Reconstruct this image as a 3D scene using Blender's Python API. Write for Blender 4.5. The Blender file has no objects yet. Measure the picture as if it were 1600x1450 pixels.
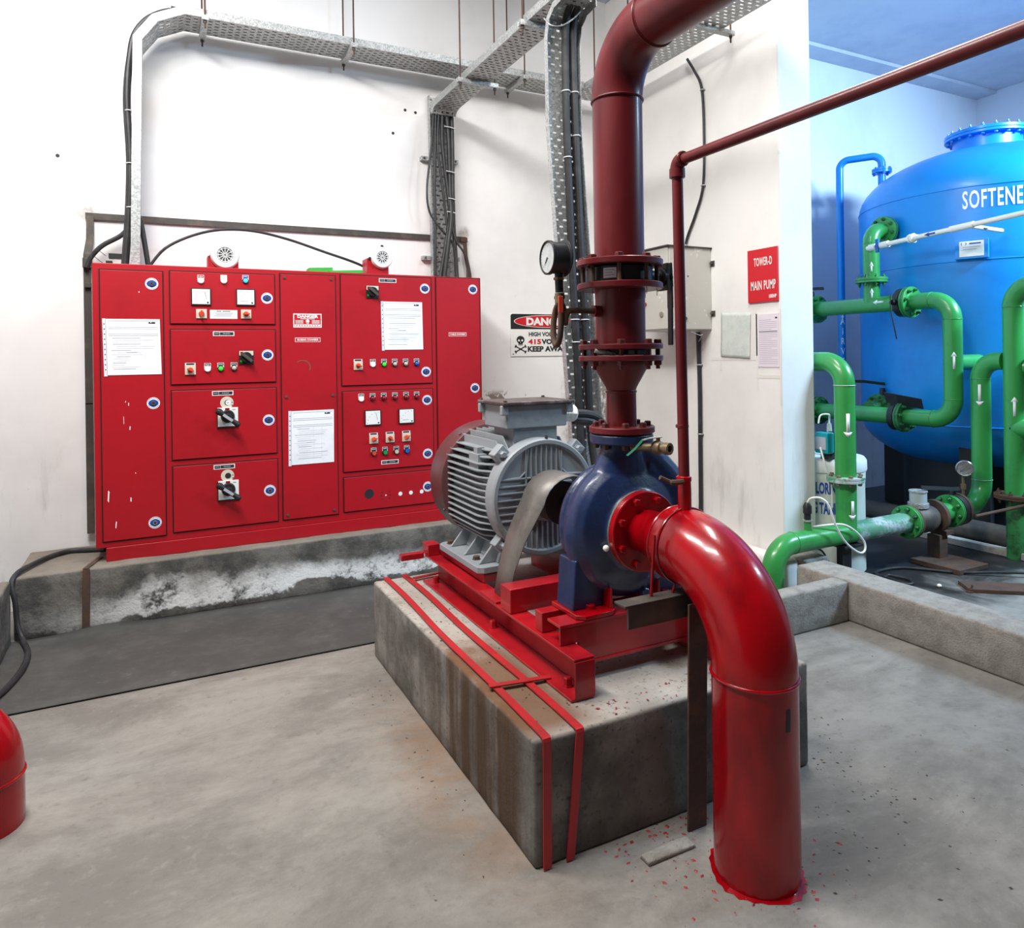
import bpy, bmesh, math, random
from mathutils import Vector, Matrix, Quaternion
random.seed(7)
PI = math.pi
S = bpy.context.scene
COL = S.collection
V = Vector

# ------------------------------------------------------------------ camera, sky, lights, exposure
def make_camera():
    cd = bpy.data.cameras.new('camera'); co = bpy.data.objects.new('camera', cd); COL.objects.link(co)
    f, cx, cy, yaw, roll, W, H = 1108.9, 800.0, 556.46, 0.46747, -0.01461, 1600, 1450
    fw = V((math.sin(yaw), math.cos(yaw), 0)); r = V((math.cos(yaw), -math.sin(yaw), 0)); u = r.cross(fw)
    r2 = math.cos(roll)*r + math.sin(roll)*u; u2 = -math.sin(roll)*r + math.cos(roll)*u
    m = Matrix((r2, u2, -fw)).transposed().to_4x4(); m.translation = V((0, 0, 1.45))
    co.matrix_world = m
    cd.sensor_fit = 'HORIZONTAL'; cd.sensor_width = 36; cd.lens = 36*f/W
    cd.shift_x = (W/2-cx)/W; cd.shift_y = (cy-H/2)/W
    cd.clip_start = 0.02
    S.camera = co
make_camera()
S.view_settings.view_transform = 'Standard'; S.view_settings.look = 'None'
S.view_settings.gamma = 1; S.view_settings.use_curve_mapping = False
S.view_settings.exposure = 0.0
w = bpy.data.worlds.new('world'); S.world = w; w.use_nodes = True
w.node_tree.nodes['Background'].inputs[0].default_value = (0.93, 0.96, 1.0, 1)
w.node_tree.nodes['Background'].inputs[1].default_value = 0.05
def area(name, loc, target, size, power, col):
    d = bpy.data.lights.new(name, 'AREA'); d.shape = 'RECTANGLE'; d.size = size[0]; d.size_y = size[1]
    d.energy = power; d.color = col
    o = bpy.data.objects.new(name, d); COL.objects.link(o); o.location = loc
    o.rotation_euler = (V(target)-V(loc)).to_track_quat('-Z', 'Y').to_euler()
    return o
area('unseen_pump_room_light', (-0.5, 2.9, 4.25), (0.3, 3.2, 0), (1.5, 0.5), 135, (1.0, 0.975, 0.95))
area('unseen_pump_room_light', (2.4, 2.4, 4.3), (2.5, 2.3, 0), (1.4, 0.4), 74, (1.0, 0.98, 0.95))  # no fixture seen; added to brighten the floor on the right
area('unseen_pump_room_light', (0.0, 1.6, 4.3), (0.9, 2.8, 1.2), (1.4, 0.3), 92, (1.0, 0.98, 0.95))  # unseen fixture, added to light the hanging tray from in front
area('softener_room_lamp', (6.6, 0.5, 4.0), (5.6, 3.7, 1.9), (1.4, 0.4), 225, (0.50, 0.75, 1.0)).data.spread = 2.0

# ------------------------------------------------------------------ materials
def lin(c):
    return tuple((x/12.92 if x <= 0.04045 else ((x+0.055)/1.055)**2.4) for x in (v/255 for v in c)) + (1,)
class NT:
    def __init__(s, name):
        s.m = bpy.data.materials.new(name); s.m.use_nodes = True
        s.t = s.m.node_tree; s.b = s.t.nodes['Principled BSDF']
        s.pos = s.t.nodes.new('ShaderNodeNewGeometry').outputs['Position']
    def link(s, a, b): s.t.links.new(a, b)
    def put(s, v, sock):
        if hasattr(v, 'is_linked'): s.link(v, sock)
        else: sock.default_value = v
    def noise(s, scale, detail=4, rough=0.55, vec=None, dist=0.0):
        n = s.t.nodes.new('ShaderNodeTexNoise'); n.inputs['Scale'].default_value = scale
        n.inputs['Detail'].default_value = detail; n.inputs['Roughness'].default_value = rough
        n.inputs['Distortion'].default_value = dist
        s.link(vec or s.pos, n.inputs['Vector']); return n.outputs[0]
    def scale(s, v):
        n = s.t.nodes.new('ShaderNodeVectorMath'); n.operation = 'MULTIPLY'
        s.link(s.pos, n.inputs[0]); n.inputs[1].default_value = v; return n.outputs[0]
    def xyz(s):
        n = s.t.nodes.new('ShaderNodeSeparateXYZ'); s.link(s.pos, n.inputs[0]); return n.outputs
    def ramp(s, fac, a, b):
        n = s.t.nodes.new('ShaderNodeMapRange'); n.interpolation_type = 'SMOOTHSTEP'
        s.put(fac, n.inputs['Value']); n.inputs['From Min'].default_value = a; n.inputs['From Max'].default_value = b
        return n.outputs[0]
    def math(s, op, a, b=0.0, c=0.0):
        n = s.t.nodes.new('ShaderNodeMath'); n.operation = op
        s.put(a, n.inputs[0]); s.put(b, n.inputs[1]); s.put(c, n.inputs[2]); return n.outputs[0]
    def mix(s, fac, a, b):
        n = s.t.nodes.new('ShaderNodeMix'); n.data_type = 'RGBA'
        s.put(fac, n.inputs[0]); s.put(a, n.inputs[6]); s.put(b, n.inputs[7]); return n.outputs[2]
    def bump(s, h, strength, dist=0.01):
        n = s.t.nodes.new('ShaderNodeBump'); n.inputs['Strength'].default_value = strength
        n.inputs['Distance'].default_value = dist; s.link(h, n.inputs['Height']); s.link(n.outputs[0], s.b.inputs['Normal'])
    def out(s, col, rough=0.5, metal=0.0, spec=None):
        s.put(col, s.b.inputs['Base Color']); s.put(rough, s.b.inputs['Roughness']); s.put(metal, s.b.inputs['Metallic'])
        if spec is not None: s.b.inputs['Specular IOR Level'].default_value = spec
        return s.m
def simple(name, c, rough=0.5, metal=0.0, c2=None, scale=6, lo=0.45, hi=0.7, bump=0.0, bscale=40, coat=0.0, spec=None):
    n = NT(name); col = lin(c)
    if c2: col = n.mix(n.ramp(n.noise(scale, 6, 0.6), lo, hi), lin(c), lin(c2))
    if bump: n.bump(n.noise(bscale, 4), bump)
    if coat: n.b.inputs['Coat Weight'].default_value = coat; n.b.inputs['Coat Roughness'].default_value = 0.08
    return n.out(col, rough, metal, spec)
def glow(name, c, strength):
    n = NT(name); n.b.inputs['Emission Color'].default_value = lin(c); n.b.inputs['Emission Strength'].default_value = strength
    return n.out(lin(c), 0.3)

def mat_floor():
    n = NT('floor_concrete'); x, y, z = n.xyz()
    sv = n.scale((1.0, 1.9, 1.0))
    a = n.noise(1.3, 10, 0.72, sv, 0.3); b = n.noise(3.6, 10, 0.72, sv, 0.3); c = n.noise(85, 4, 0.65); e = n.noise(19, 8, 0.7)
    col = n.mix(n.ramp(a, 0.36, 0.66), lin((119, 115, 109)), lin((150, 146, 139)))
    col = n.mix(n.math('MULTIPLY', n.ramp(b, 0.53, 0.75), 0.45), col, lin((108, 103, 96)))
    col = n.mix(n.math('MULTIPLY', n.ramp(c, 0.62, 0.75), 0.35), col, lin((92, 88, 83)))
    col = n.mix(n.math('MULTIPLY', n.ramp(e, 0.54, 0.7), 0.42), col, lin((98, 93, 87)))
    col = n.mix(n.math('MULTIPLY', n.ramp(e, 0.46, 0.32), 0.30), col, lin((158, 154, 147)))
    # rust wash beside the pump block
    dx = n.math('SUBTRACT', x, 0.92); dy = n.math('MULTIPLY', n.math('SUBTRACT', y, 2.35), 0.30)
    d = n.math('SQRT', n.math('ADD', n.math('MULTIPLY', dx, dx), n.math('MULTIPLY', dy, dy)))
    rust = n.math('MULTIPLY', n.ramp(n.math('SUBTRACT', 0.30, d), 0.0, 0.28), n.ramp(b, 0.3, 0.6))
    col = n.mix(n.math('MULTIPLY', rust, 0.62), col, lin((146, 112, 82)))
    # oily, wet patches on the softener side
    wet = n.math('MULTIPLY', n.math('MULTIPLY', n.ramp(x, 3.6, 4.0), n.ramp(n.math('ADD', y, n.math('MULTIPLY', n.noise(2.2, 6, 0.6, None, 0.5), 1.2)), 2.95, 3.4)), 0.95)
    col = n.mix(wet, col, lin((30, 29, 30)))
    n.bump(n.math('ADD', b, n.math('ADD', e, n.math('MULTIPLY', c, 0.4))), 0.35, 0.012)
    return n.out(col, n.math('SUBTRACT', 0.72, n.math('MULTIPLY', wet, 0.4)), 0.0, 0.35)
def mat_wall(name, c, dirt=0.6):
    n = NT(name); x, y, z = n.xyz()
    a = n.noise(1.3, 6, 0.6); b = n.noise(9, 8, 0.65)
    st = n.noise(2.6, 7, 0.68, n.scale((2.2, 2.2, 0.5)))
    col = n.mix(n.ramp(a, 0.4, 0.75), lin(c), lin(tuple(v*0.94 for v in c)))
    low = n.math('SUBTRACT', 1.0, n.ramp(z, 0.30, 1.35))
    col = n.mix(n.math('MULTIPLY', n.math('MULTIPLY', n.ramp(st, 0.5, 0.72), low), dirt), col, lin((120, 114, 105)))
    col = n.mix(n.math('MULTIPLY', n.ramp(b, 0.68, 0.74), 0.25), col, lin((150, 145, 140)))
    if name == 'panel_wall_paint':
        # damp, flaked plaster beside the corner
        wob = n.math('MULTIPLY', n.math('SUBTRACT', n.noise(4, 5, 0.65), 0.5), 0.7)
        pk = n.math('MULTIPLY', n.ramp(n.math('ADD', x, wob), 2.98, 3.22), n.math('SUBTRACT', 1.0, n.ramp(n.math('ADD', z, wob), 1.22, 1.46)))
        pk = n.math('MULTIPLY', pk, n.ramp(n.noise(26, 7, 0.7, n.scale((1.6, 1, 0.7))), 0.40, 0.52))
        col = n.mix(n.math('MULTIPLY', pk, 0.85), col, lin((118, 112, 106)))
        pk2 = n.math('MULTIPLY', n.math('MULTIPLY', n.ramp(x, 2.2, 2.3), n.math('SUBTRACT', 1.0, n.ramp(x, 2.6, 2.75))),
                     n.math('MULTIPLY', n.ramp(z, 0.95, 1.02), n.math('SUBTRACT', 1.0, n.ramp(z, 1.14, 1.2))))
        pk2 = n.math('MULTIPLY', pk2, n.ramp(n.noise(9, 6, 0.7), 0.54, 0.58))
        col = n.mix(pk2, col, lin((140, 130, 120)))
        for (rx, rz) in ((-0.35, 2.37), (2.14, 2.39)):          # rust bleed at the bar ends
            ddx = n.math('SUBTRACT', x, rx); ddz = n.math('SUBTRACT', z, rz)
            dd = n.math('SQRT', n.math('ADD', n.math('MULTIPLY', ddx, ddx), n.math('MULTIPLY', ddz, ddz)))
            m = n.math('MULTIPLY', n.ramp(n.math('SUBTRACT', 0.085, dd), 0.0, 0.06), n.ramp(n.noise(14, 4), 0.2, 0.75))
            col = n.mix(n.math('MULTIPLY', m, 0.7), col, lin((112, 84, 62)))
    n.bump(b, 0.12, 0.01)
    return n.out(col, 0.8, 0.0, 0.2)
def mat_plinth():
    n = NT('whitewashed_plinth'); x, y, z = n.xyz()
    a = n.noise(5, 8, 0.7); b = n.noise(40, 4, 0.6); d = n.noise(1.5, 6, 0.65)
    col = n.mix(n.ramp(a, 0.35, 0.65), lin((74, 72, 69)), lin((118, 113, 106)))
    h = n.math('ADD', z, n.math('MULTIPLY', n.math('SUBTRACT', d, 0.5), 0.5))
    band = n.math('MULTIPLY', n.ramp(h, 0.05, 0.07), n.math('SUBTRACT', 1.0, n.ramp(h, 0.12, 0.24)))
    band = n.math('MULTIPLY', band, n.ramp(x, -0.75, 0.15))
    band = n.math('MULTIPLY', band, n.ramp(n.math('ADD', a, n.math('MULTIPLY', b, 0.3)), 0.42, 0.66))
    col = n.mix(band, col, lin((228, 226, 222)))
    top = n.ramp(z, 0.318, 0.332); col = n.mix(n.math('MULTIPLY', top, 0.5), col, lin((150, 140, 126)))
    n.bump(n.math('ADD', a, b), 0.4, 0.01)
    return n.out(col, 0.85, 0.0, 0.2)
def mat_block():
    n = NT('pump_block_concrete'); x, y, z = n.xyz()
    a = n.noise(4, 8, 0.65); b = n.noise(60, 4, 0.6); run = n.noise(7, 5, 0.6, n.scale((1, 1, 0.06)))
    col = n.mix(n.ramp(a, 0.35, 0.68), lin((98, 94, 90)), lin((150, 145, 138)))
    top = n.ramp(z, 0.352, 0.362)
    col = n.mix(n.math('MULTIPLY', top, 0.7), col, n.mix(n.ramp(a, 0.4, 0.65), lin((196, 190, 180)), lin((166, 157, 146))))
    col = n.mix(n.math('MULTIPLY', n.ramp(b, 0.56, 0.70), 0.6), col, lin((70, 66, 63)))
    side = n.math('SUBTRACT', 1.0, n.ramp(x, 0.96, 1.0))
    yr = n.math('MULTIPLY', n.ramp(y, 1.80, 1.9), n.math('SUBTRACT', 1.0, n.ramp(y, 2.35, 2.8)))
    r = n.math('MULTIPLY', n.math('MULTIPLY', side, yr), n.ramp(run, 0.33, 0.52))
    col = n.mix(n.math('MULTIPLY', r, 0.9), col, lin((78, 56, 38)))
    grime = n.math('MULTIPLY', n.math('MULTIPLY', side, n.ramp(run, 0.5, 0.65)), 0.5); col = n.mix(grime, col, lin((84, 80, 75)))
    tr = n.math('MULTIPLY', n.math('MULTIPLY', top, n.math('SUBTRACT', 1.0, n.ramp(x, 1.10, 1.25))), n.math('SUBTRACT', 1.0, n.ramp(n.math('ADD', y, n.math('MULTIPLY', a, 0.8)), 2.75, 3.05)))
    tr = n.math('MULTIPLY', tr, n.ramp(y, 1.72, 1.85))
    col = n.mix(n.math('MULTIPLY', tr, 0.9), col, lin((112, 80, 56)))
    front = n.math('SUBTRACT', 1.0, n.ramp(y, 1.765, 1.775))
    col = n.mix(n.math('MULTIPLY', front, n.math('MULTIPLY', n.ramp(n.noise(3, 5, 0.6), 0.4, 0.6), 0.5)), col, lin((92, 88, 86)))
    n.bump(n.math('ADD', a, n.math('MULTIPLY', b, 0.6)), 0.4, 0.008)
    return n.out(col, 0.85, 0.0, 0.2)
def mat_galv(name='galvanised_steel', c=(190, 193, 192)):
    n = NT(name)
    vo = n.t.nodes.new('ShaderNodeTexVoronoi'); vo.inputs['Scale'].default_value = 130; n.link(n.pos, vo.inputs['Vector'])
    k = n.t.nodes.new('ShaderNodeSeparateColor'); n.link(vo.outputs['Color'], k.inputs[0])
    col = n.mix(n.ramp(k.outputs[0], 0.0, 1.0), lin(c), lin(tuple(v*0.78 for v in c)))
    return n.out(col, 0.45, 0.35)
def mat_gloss_red(name, c1, c2, rough, brush=0.25, coat=0.5):
    n = NT(name)
    a = n.noise(3.5, 6, 0.6, n.scale((1.2, 1.2, 0.5)), 0.8); b = n.noise(28, 4, 0.6)
    col = n.mix(n.ramp(a, 0.38, 0.66), lin(c1), lin(c2))
    n.bump(n.math('ADD', n.math('MULTIPLY', a, 0.6), n.math('MULTIPLY', b, 0.35)), brush, 0.004)
    n.b.inputs['Coat Weight'].default_value = coat; n.b.inputs['Coat Roughness'].default_value = 0.07
    return n.out(col, rough, 0.0, 0.38)
def mat_patchy(name, base, patch, scale, lo, hi, rough=0.5, amt=0.8, fine=None, metal=0, bump=0.15, coat=0.0, lowz=None):
    n = NT(name); a = n.noise(scale, 7, 0.65); b = n.noise(scale*7, 5, 0.65)
    f = n.math('MULTIPLY', n.ramp(n.math('ADD', n.math('MULTIPLY', a, 0.75), n.math('MULTIPLY', b, 0.25)), lo, hi), amt)
    col = n.mix(f, lin(base), lin(patch))
    if fine: col = n.mix(n.math('MULTIPLY', n.ramp(b, 0.6, 0.75), 0.5), col, lin(fine))
    n.bump(b, bump, 0.006)
    if coat: n.b.inputs['Coat Weight'].default_value = coat; n.b.inputs['Coat Roughness'].default_value = 0.15
    return n.out(col, rough, metal)

M = {}
M['floor'] = mat_floor()
M['wall'] = mat_wall('panel_wall_paint', (240, 239, 238), 0.55)
M['wall2'] = mat_wall('partition_wall_paint', (236, 234, 230), 0.35)
M['wallblue'] = mat_wall('softener_wall_paint', (222, 228, 238), 0.9)
M['ceil'] = mat_patchy('ceiling_paint', (205, 212, 224), (172, 184, 204), 1.0, 0.4, 0.7, 0.85, 0.7, None, 0, 0.05)
M['plinth'] = mat_plinth(); M['block'] = mat_block(); M['galv'] = mat_galv()
M['kerb'] = mat_patchy('rough_kerb_concrete', (162, 157, 149), (124, 118, 111), 15, 0.4, 0.65, 0.9, 0.7, (78, 74, 70), 0, 0.9)
M['mat'] = mat_patchy('black_rubber_mat', (68, 67, 65), (88, 86, 83), 3, 0.42, 0.68, 0.75, 0.8, (100, 98, 95), 0, 0.5)
M['red'] = mat_patchy('panel_red_enamel', (172, 12, 28), (150, 12, 24), 2.2, 0.45, 0.7, 0.42, 0.6, (180, 26, 36), 0, 0.03)
M['gap'] = simple('door_gap_black', (40, 8, 10), 0.8)
M['black'] = simple('black_plastic', (32, 32, 34), 0.45)
M['cable'] = simple('black_cable_sheath', (40, 40, 42), 0.5, 0, (58, 57, 59), 12)
M['darkmetal'] = simple('dark_weathered_steel', (74, 70, 66), 0.6, 0.3, (98, 88, 78), 10)
M['rust'] = mat_patchy('rusty_steel', (70, 56, 48), (98, 66, 46), 14, 0.4, 0.65, 0.8, 0.9, (50, 42, 38))
M['white'] = simple('white_plastic', (236, 236, 232), 0.4)
M['paper'] = simple('white_paper', (240, 241, 243), 0.6, 0, (228, 230, 234), 8)
M['ink'] = simple('faint_grey_ink', (168, 172, 182), 0.7)
M['inkdark'] = simple('dark_ink', (34, 34, 40), 0.6)
M['cream'] = simple('cream_switch_plate', (212, 202, 182), 0.5)
M['orange'] = simple('orange_knob', (206, 72, 48), 0.4)
M['blue'] = simple('blue_sticker', (30, 66, 160), 0.4)
M['chrome'] = simple('chrome', (190, 188, 184), 0.25, 0.9)
M['lred'] = simple('red_lens', (150, 10, 26), 0.2); M['lgreen'] = simple('green_lens', (24, 168, 40), 0.2)
M['lblue'] = simple('blue_lens', (20, 98, 200), 0.2); M['lclear'] = simple('clear_lens', (196, 186, 170), 0.2)
M['bgreen'] = simple('green_button', (20, 150, 74), 0.3)
M['onred'] = glow('lit_red_lens', (255, 205, 215), 1.6); M['onwhite'] = glow('lit_white_lens', (255, 250, 240), 1.3)
M['onblue'] = glow('lit_blue_lens', (70, 190, 245), 0.9); M['ongreen'] = glow('lit_green_lens', (40, 200, 50), 0.7)
M['maroon'] = mat_gloss_red('maroon_pipe_paint', (104, 24, 28), (86, 18, 25), 0.38, 0.06, 0.1)
M['maroonbolt'] = simple('maroon_bolts', (92, 34, 32), 0.5)
M['glossred'] = mat_gloss_red('wet_red_enamel', (168, 1, 14), (122, 2, 12), 0.24, 0.3, 0.28)
M['framered'] = mat_gloss_red('frame_red_enamel', (176, 24, 34), (140, 18, 28), 0.3, 0.3, 0.4)
M['stripred'] = mat_patchy('earth_strip_red', (178, 34, 40), (150, 40, 38), 8, 0.45, 0.65, 0.45, 0.7)
M['motor'] = mat_patchy('motor_grey_paint', (146, 152, 156), (112, 118, 122), 5, 0.5, 0.72, 0.45, 0.7, (168, 172, 174))
M['cowl'] = mat_patchy('cowl_brown_paint', (92, 58, 58), (150, 132, 126), 4, 0.55, 0.7, 0.35, 0.5)
M['lid'] = mat_patchy('terminal_lid_brown', (74, 60, 58), (140, 134, 130), 9, 0.5, 0.65, 0.5, 0.8)
M['pump'] = mat_patchy('pump_blue_paint', (24, 44, 86), (18, 32, 62), 5, 0.42, 0.65, 0.38, 0.9, (52, 74, 110), 0, 0.25, 0.25)
M['guard'] = mat_patchy('bare_guard_steel', (122, 117, 112), (96, 90, 85), 7, 0.45, 0.65, 0.45, 0.8, (150, 145, 140), 0.25)
M['tank'] = mat_patchy('tank_blue_enamel', (6, 138, 222), (4, 120, 204), 2.5, 0.45, 0.7, 0.38, 0.7, (30, 148, 226), 0, 0.05, 0.1)
M['green'] = mat_patchy('pipe_green_enamel', (52, 148, 72), (40, 120, 60), 5, 0.48, 0.72, 0.32, 0.7, (64, 160, 84), 0, 0.08, 0.3)
M['greenworn'] = mat_patchy('corroded_green_pipe', (92, 146, 118), (182, 190, 192), 7, 0.46, 0.56, 0.5, 0.9, (120, 128, 124))
M['greendark'] = mat_patchy('green_valve_casting', (44, 122, 62), (30, 62, 40), 14, 0.45, 0.6, 0.5, 0.9, (70, 52, 36))
M['pvc'] = simple('white_pvc', (236, 232, 222), 0.35)
M['drum'] = mat_patchy('translucent_white_drum', (222, 228, 216), (204, 214, 206), 5, 0.45, 0.7, 0.4, 0.6)
M['teal'] = simple('teal_pump_housing', (20, 150, 160), 0.35)
M['sign'] = simple('sign_red', (200, 24, 38), 0.4)
M['gbox'] = mat_patchy('grey_box_paint', (196, 194, 186), (240, 240, 238), 10, 0.60, 0.66, 0.5, 0.9, (180, 176, 168))
M['paintwhite'] = simple('white_paint', (238, 238, 238), 0.5)
M['glass'] = simple('gauge_dial', (196, 200, 200), 0.15, 0, (176, 182, 184), 20)
M['sleeve'] = simple('plastic_sleeve_edge', (226, 224, 230), 0.25)
M['glassclear'] = simple('meter_glass', (168, 178, 176), 0.1, 0.0)
M['blackleg'] = simple('black_painted_leg', (26, 27, 30), 0.6)
M['greensheet'] = simple('green_plastic', (60, 168, 60), 0.5)
M['brass'] = simple('tarnished_brass', (128, 112, 86), 0.45, 0.5)
M['dgreen'] = simple('green_lever_grip', (40, 112, 84), 0.4)
M['tape'] = simple('clear_tape', (226, 223, 217), 0.35)
M['pvcsleeve'] = mat_patchy('crinkled_plastic', (206, 212, 206), (190, 200, 194), 18, 0.45, 0.6, 0.25, 0.7)
M['pinkpaper'] = simple('faded_paper', (224, 214, 222), 0.6)
M['bluecap'] = simple('blue_valve_handle', (30, 90, 170), 0.4)
M['chip'] = simple('paint_chips', (170, 40, 46), 0.5, 0, (60, 30, 34), 30)
M['grit'] = simple('dark_grit', (66, 56, 50), 0.8, 0, (120, 106, 92), 30)

# ------------------------------------------------------------------ mesh builder
WL = {}
# the softener plant below is drawn in 4 inch pipe modules; its real pipework is 5 inch and stands a little lower
UNIT, DROP = 1.0, 0.0
def plant(p): return V((p[0]*UNIT, p[1]*UNIT, p[2]*UNIT-DROP))
def frame(axis):
    a = V(axis).normalized(); u = a.orthogonal().normalized(); return u, a.cross(u).normalized(), a
class MB:
    def __init__(s, m=None): s.v = []; s.f = []; s.mi = []; s.mats = []; s.cur = 0; s.use(m)
    def use(s, m):
        if m is None: return s
        m = M[m] if isinstance(m, str) else m
        if m not in s.mats: s.mats.append(m)
        s.cur = s.mats.index(m); return s
    def add(s, vs, fs):
        o = len(s.v); s.v += [V(p) for p in vs]
        for f in fs: s.f.append(tuple(i+o for i in f)); s.mi.append(s.cur)
        return s
    def box(s, x0, x1, y0, y1, z0, z1):
        p = [(x, y, z) for x in (x0, x1) for y in (y0, y1) for z in (z0, z1)]
        return s.add(p, [(0, 1, 3, 2), (4, 6, 7, 5), (0, 4, 5, 1), (2, 3, 7, 6), (0, 2, 6, 4), (1, 5, 7, 3)])
    def obox(s, c, ex, ey, ez):
        c, ex, ey, ez = V(c), V(ex), V(ey), V(ez)
        p = [c+i*ex+j*ey+k*ez for i in (-1, 1) for j in (-1, 1) for k in (-1, 1)]
        return s.add(p, [(0, 1, 3, 2), (4, 6, 7, 5), (0, 4, 5, 1), (2, 3, 7, 6), (0, 2, 6, 4), (1, 5, 7, 3)])
    def lathe(s, o, axis, prof, n=32, cap=True, a0=0.0, up=None):
        u, w_, a = frame(axis); o = V(o)
        if up is not None: u = (V(up)-V(up).dot(a)*a).normalized(); w_ = a.cross(u)
        k = len(prof)
        vs = [o+a*h+(u*math.cos(a0+2*PI*i/n)+w_*math.sin(a0+2*PI*i/n))*r for (r, h) in prof for i in range(n)]
        fs = [(j*n+i, j*n+(i+1) % n, (j+1)*n+(i+1) % n, (j+1)*n+i) for j in range(k-1) for i in range(n)]
        if cap: fs += [tuple(reversed(range(n))), tuple(range((k-1)*n, k*n))]
        return s.add(vs, fs)
    def cyl(s, p0, p1, r0, r1=None, n=24, a0=0.0, up=None):
        d = V(p1)-V(p0); return s.lathe(p0, d, [(r0, 0), (r0 if r1 is None else r1, d.length)], n, True, a0, up)
    def tube(s, pts, r, n=14, cap=True):
        pts = [V(p) for p in pts]; k = len(pts)
        rr = r if isinstance(r, (list, tuple)) else [r]*k
        t = [(pts[min(i+1, k-1)]-pts[max(i-1, 0)]).normalized() for i in range(k)]
        u = t[0].orthogonal().normalized(); vs = []
        for i in range(k):
            if i: u = t[i-1].rotation_difference(t[i]) @ u
            u = (u-u.dot(t[i])*t[i]).normalized(); w_ = t[i].cross(u)
            vs += [pts[i]+(u*math.cos(2*PI*j/n)+w_*math.sin(2*PI*j/n))*rr[i] for j in range(n)]
        fs = [(j*n+i, j*n+(i+1) % n, (j+1)*n+(i+1) % n, (j+1)*n+i) for j in range(k-1) for i in range(n)]
        if cap: fs += [tuple(reversed(range(n))), tuple(range((k-1)*n, k*n))]
        return s.add(vs, fs)
    def torus(s, c, axis, R, r, n=32, m=10):
        u, w_, a = frame(axis); c = V(c)
        vs = [c+(u*math.cos(2*PI*i/n)+w_*math.sin(2*PI*i/n))*(R+r*math.cos(2*PI*j/m))+a*r*math.sin(2*PI*j/m) for i in range(n) for j in range(m)]
        return s.add(vs, [(i*m+j, ((i+1) % n)*m+j, ((i+1) % n)*m+(j+1) % m, i*m+(j+1) % m) for i in range(n) for j in range(m)])
    def prism(s, poly, t0, t1, fn):
        n = len(poly); vs = [fn(a, b, t0) for a, b in poly]+[fn(a, b, t1) for a, b in poly]
        return s.add(vs, [tuple(reversed(range(n))), tuple(range(n, 2*n))]+[(i, (i+1) % n, n+(i+1) % n, n+i) for i in range(n)])
    def sphere(s, c, r, n=16, m=10, sc=(1, 1, 1)):
        c = V(c); prof = [(max(r*math.sin(PI*j/m), 1e-4), -r*math.cos(PI*j/m)) for j in range(m+1)]
        k = len(s.v); s.lathe((0, 0, 0), (0, 0, 1), prof, n)
        for i in range(k, len(s.v)): p = s.v[i]; s.v[i] = c+V((p.x*sc[0], p.y*sc[1], p.z*sc[2]))
        return s
    def build(s, name, parent=None, label=None, bevel=0.0, ang=35, flat=False, mods=None, seg=2, solid=0.0):
        s.v = [plant(p) for p in s.v]
        lo = V((min(p.x for p in s.v), min(p.y for p in s.v), min(p.z for p in s.v)))
        hi = V((max(p.x for p in s.v), max(p.y for p in s.v), max(p.z for p in s.v)))
        c = V(((lo.x+hi.x)/2, (lo.y+hi.y)/2, lo.z))
        me = bpy.data.meshes.new(name); me.from_pydata([tuple(p-c) for p in s.v], [], s.f)
        for m in s.mats: me.materials.append(m)
        me.polygons.foreach_set('material_index', s.mi)
        bm = bmesh.new(); bm.from_mesh(me); bmesh.ops.recalc_face_normals(bm, faces=bm.faces); bm.to_mesh(me); bm.free()
        if not flat:
            me.polygons.foreach_set('use_smooth', [True]*len(me.polygons)); me.set_sharp_from_angle(angle=math.radians(ang))
        o = bpy.data.objects.new(name, me); COL.objects.link(o); WL[o] = c
        if parent is not None: o.parent = parent; o.location = c-WL[parent]
        else: o.location = c
        if label: o['label'] = label
        if solid:
            d = o.modifiers.new('solid', 'SOLIDIFY'); d.thickness = solid; d.offset = 0
        if bevel:
            d = o.modifiers.new('bevel', 'BEVEL'); d.width = bevel; d.segments = seg; d.limit_method = 'ANGLE'; d.angle_limit = math.radians(40)
            d.harden_normals = True
        if mods: mods(o)
        return o
def tag(o, label, cat, group=None, kind=None):
    o['label'] = label; o['category'] = cat
    if group: o['group'] = group
    if kind: o['kind'] = kind
    return o
def struct(o): o['kind'] = 'structure'; return o
def thing(name, label, cat, loc, group=None):
    o = bpy.data.objects.new(name, None); COL.objects.link(o); loc = plant(loc); loc.z = max(loc.z, 0.0); o.location = loc; WL[o] = V(loc); o.empty_display_size = 0.1
    return tag(o, label, cat, group)
def fillet(pts, R, n=10):
    pts = [V(p) for p in pts]; out = [pts[0]]
    for i in range(1, len(pts)-1):
        r = R[i-1] if isinstance(R, (list, tuple)) else R
        a = (pts[i-1]-pts[i]).normalized(); b = (pts[i+1]-pts[i]).normalized(); th = a.angle(b)
        d = r/math.tan(th/2); c = pts[i]+(a+b).normalized()*(r/math.sin(th/2))
        p0 = pts[i]+a*d-c; p1 = pts[i]+b*d-c; tot = p0.angle(p1); ax = p0.cross(p1).normalized()
        out += [c+Quaternion(ax, tot*k/n) @ p0 for k in range(n+1)]
    return out+[pts[-1]]
def smoothpath(pts, sub=6):
    pts = [V(p) for p in pts]; out = []
    for i in range(len(pts)-1):
        p0, p1, p2, p3 = pts[max(i-1, 0)], pts[i], pts[i+1], pts[min(i+2, len(pts)-1)]
        for k in range(sub):
            t = k/sub
            out.append(0.5*((2*p1)+(p2-p0)*t+(2*p0-5*p1+4*p2-p3)*t*t+(3*p1-p0-3*p2+p3)*t**3))
    return out+[pts[-1]]
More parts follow.
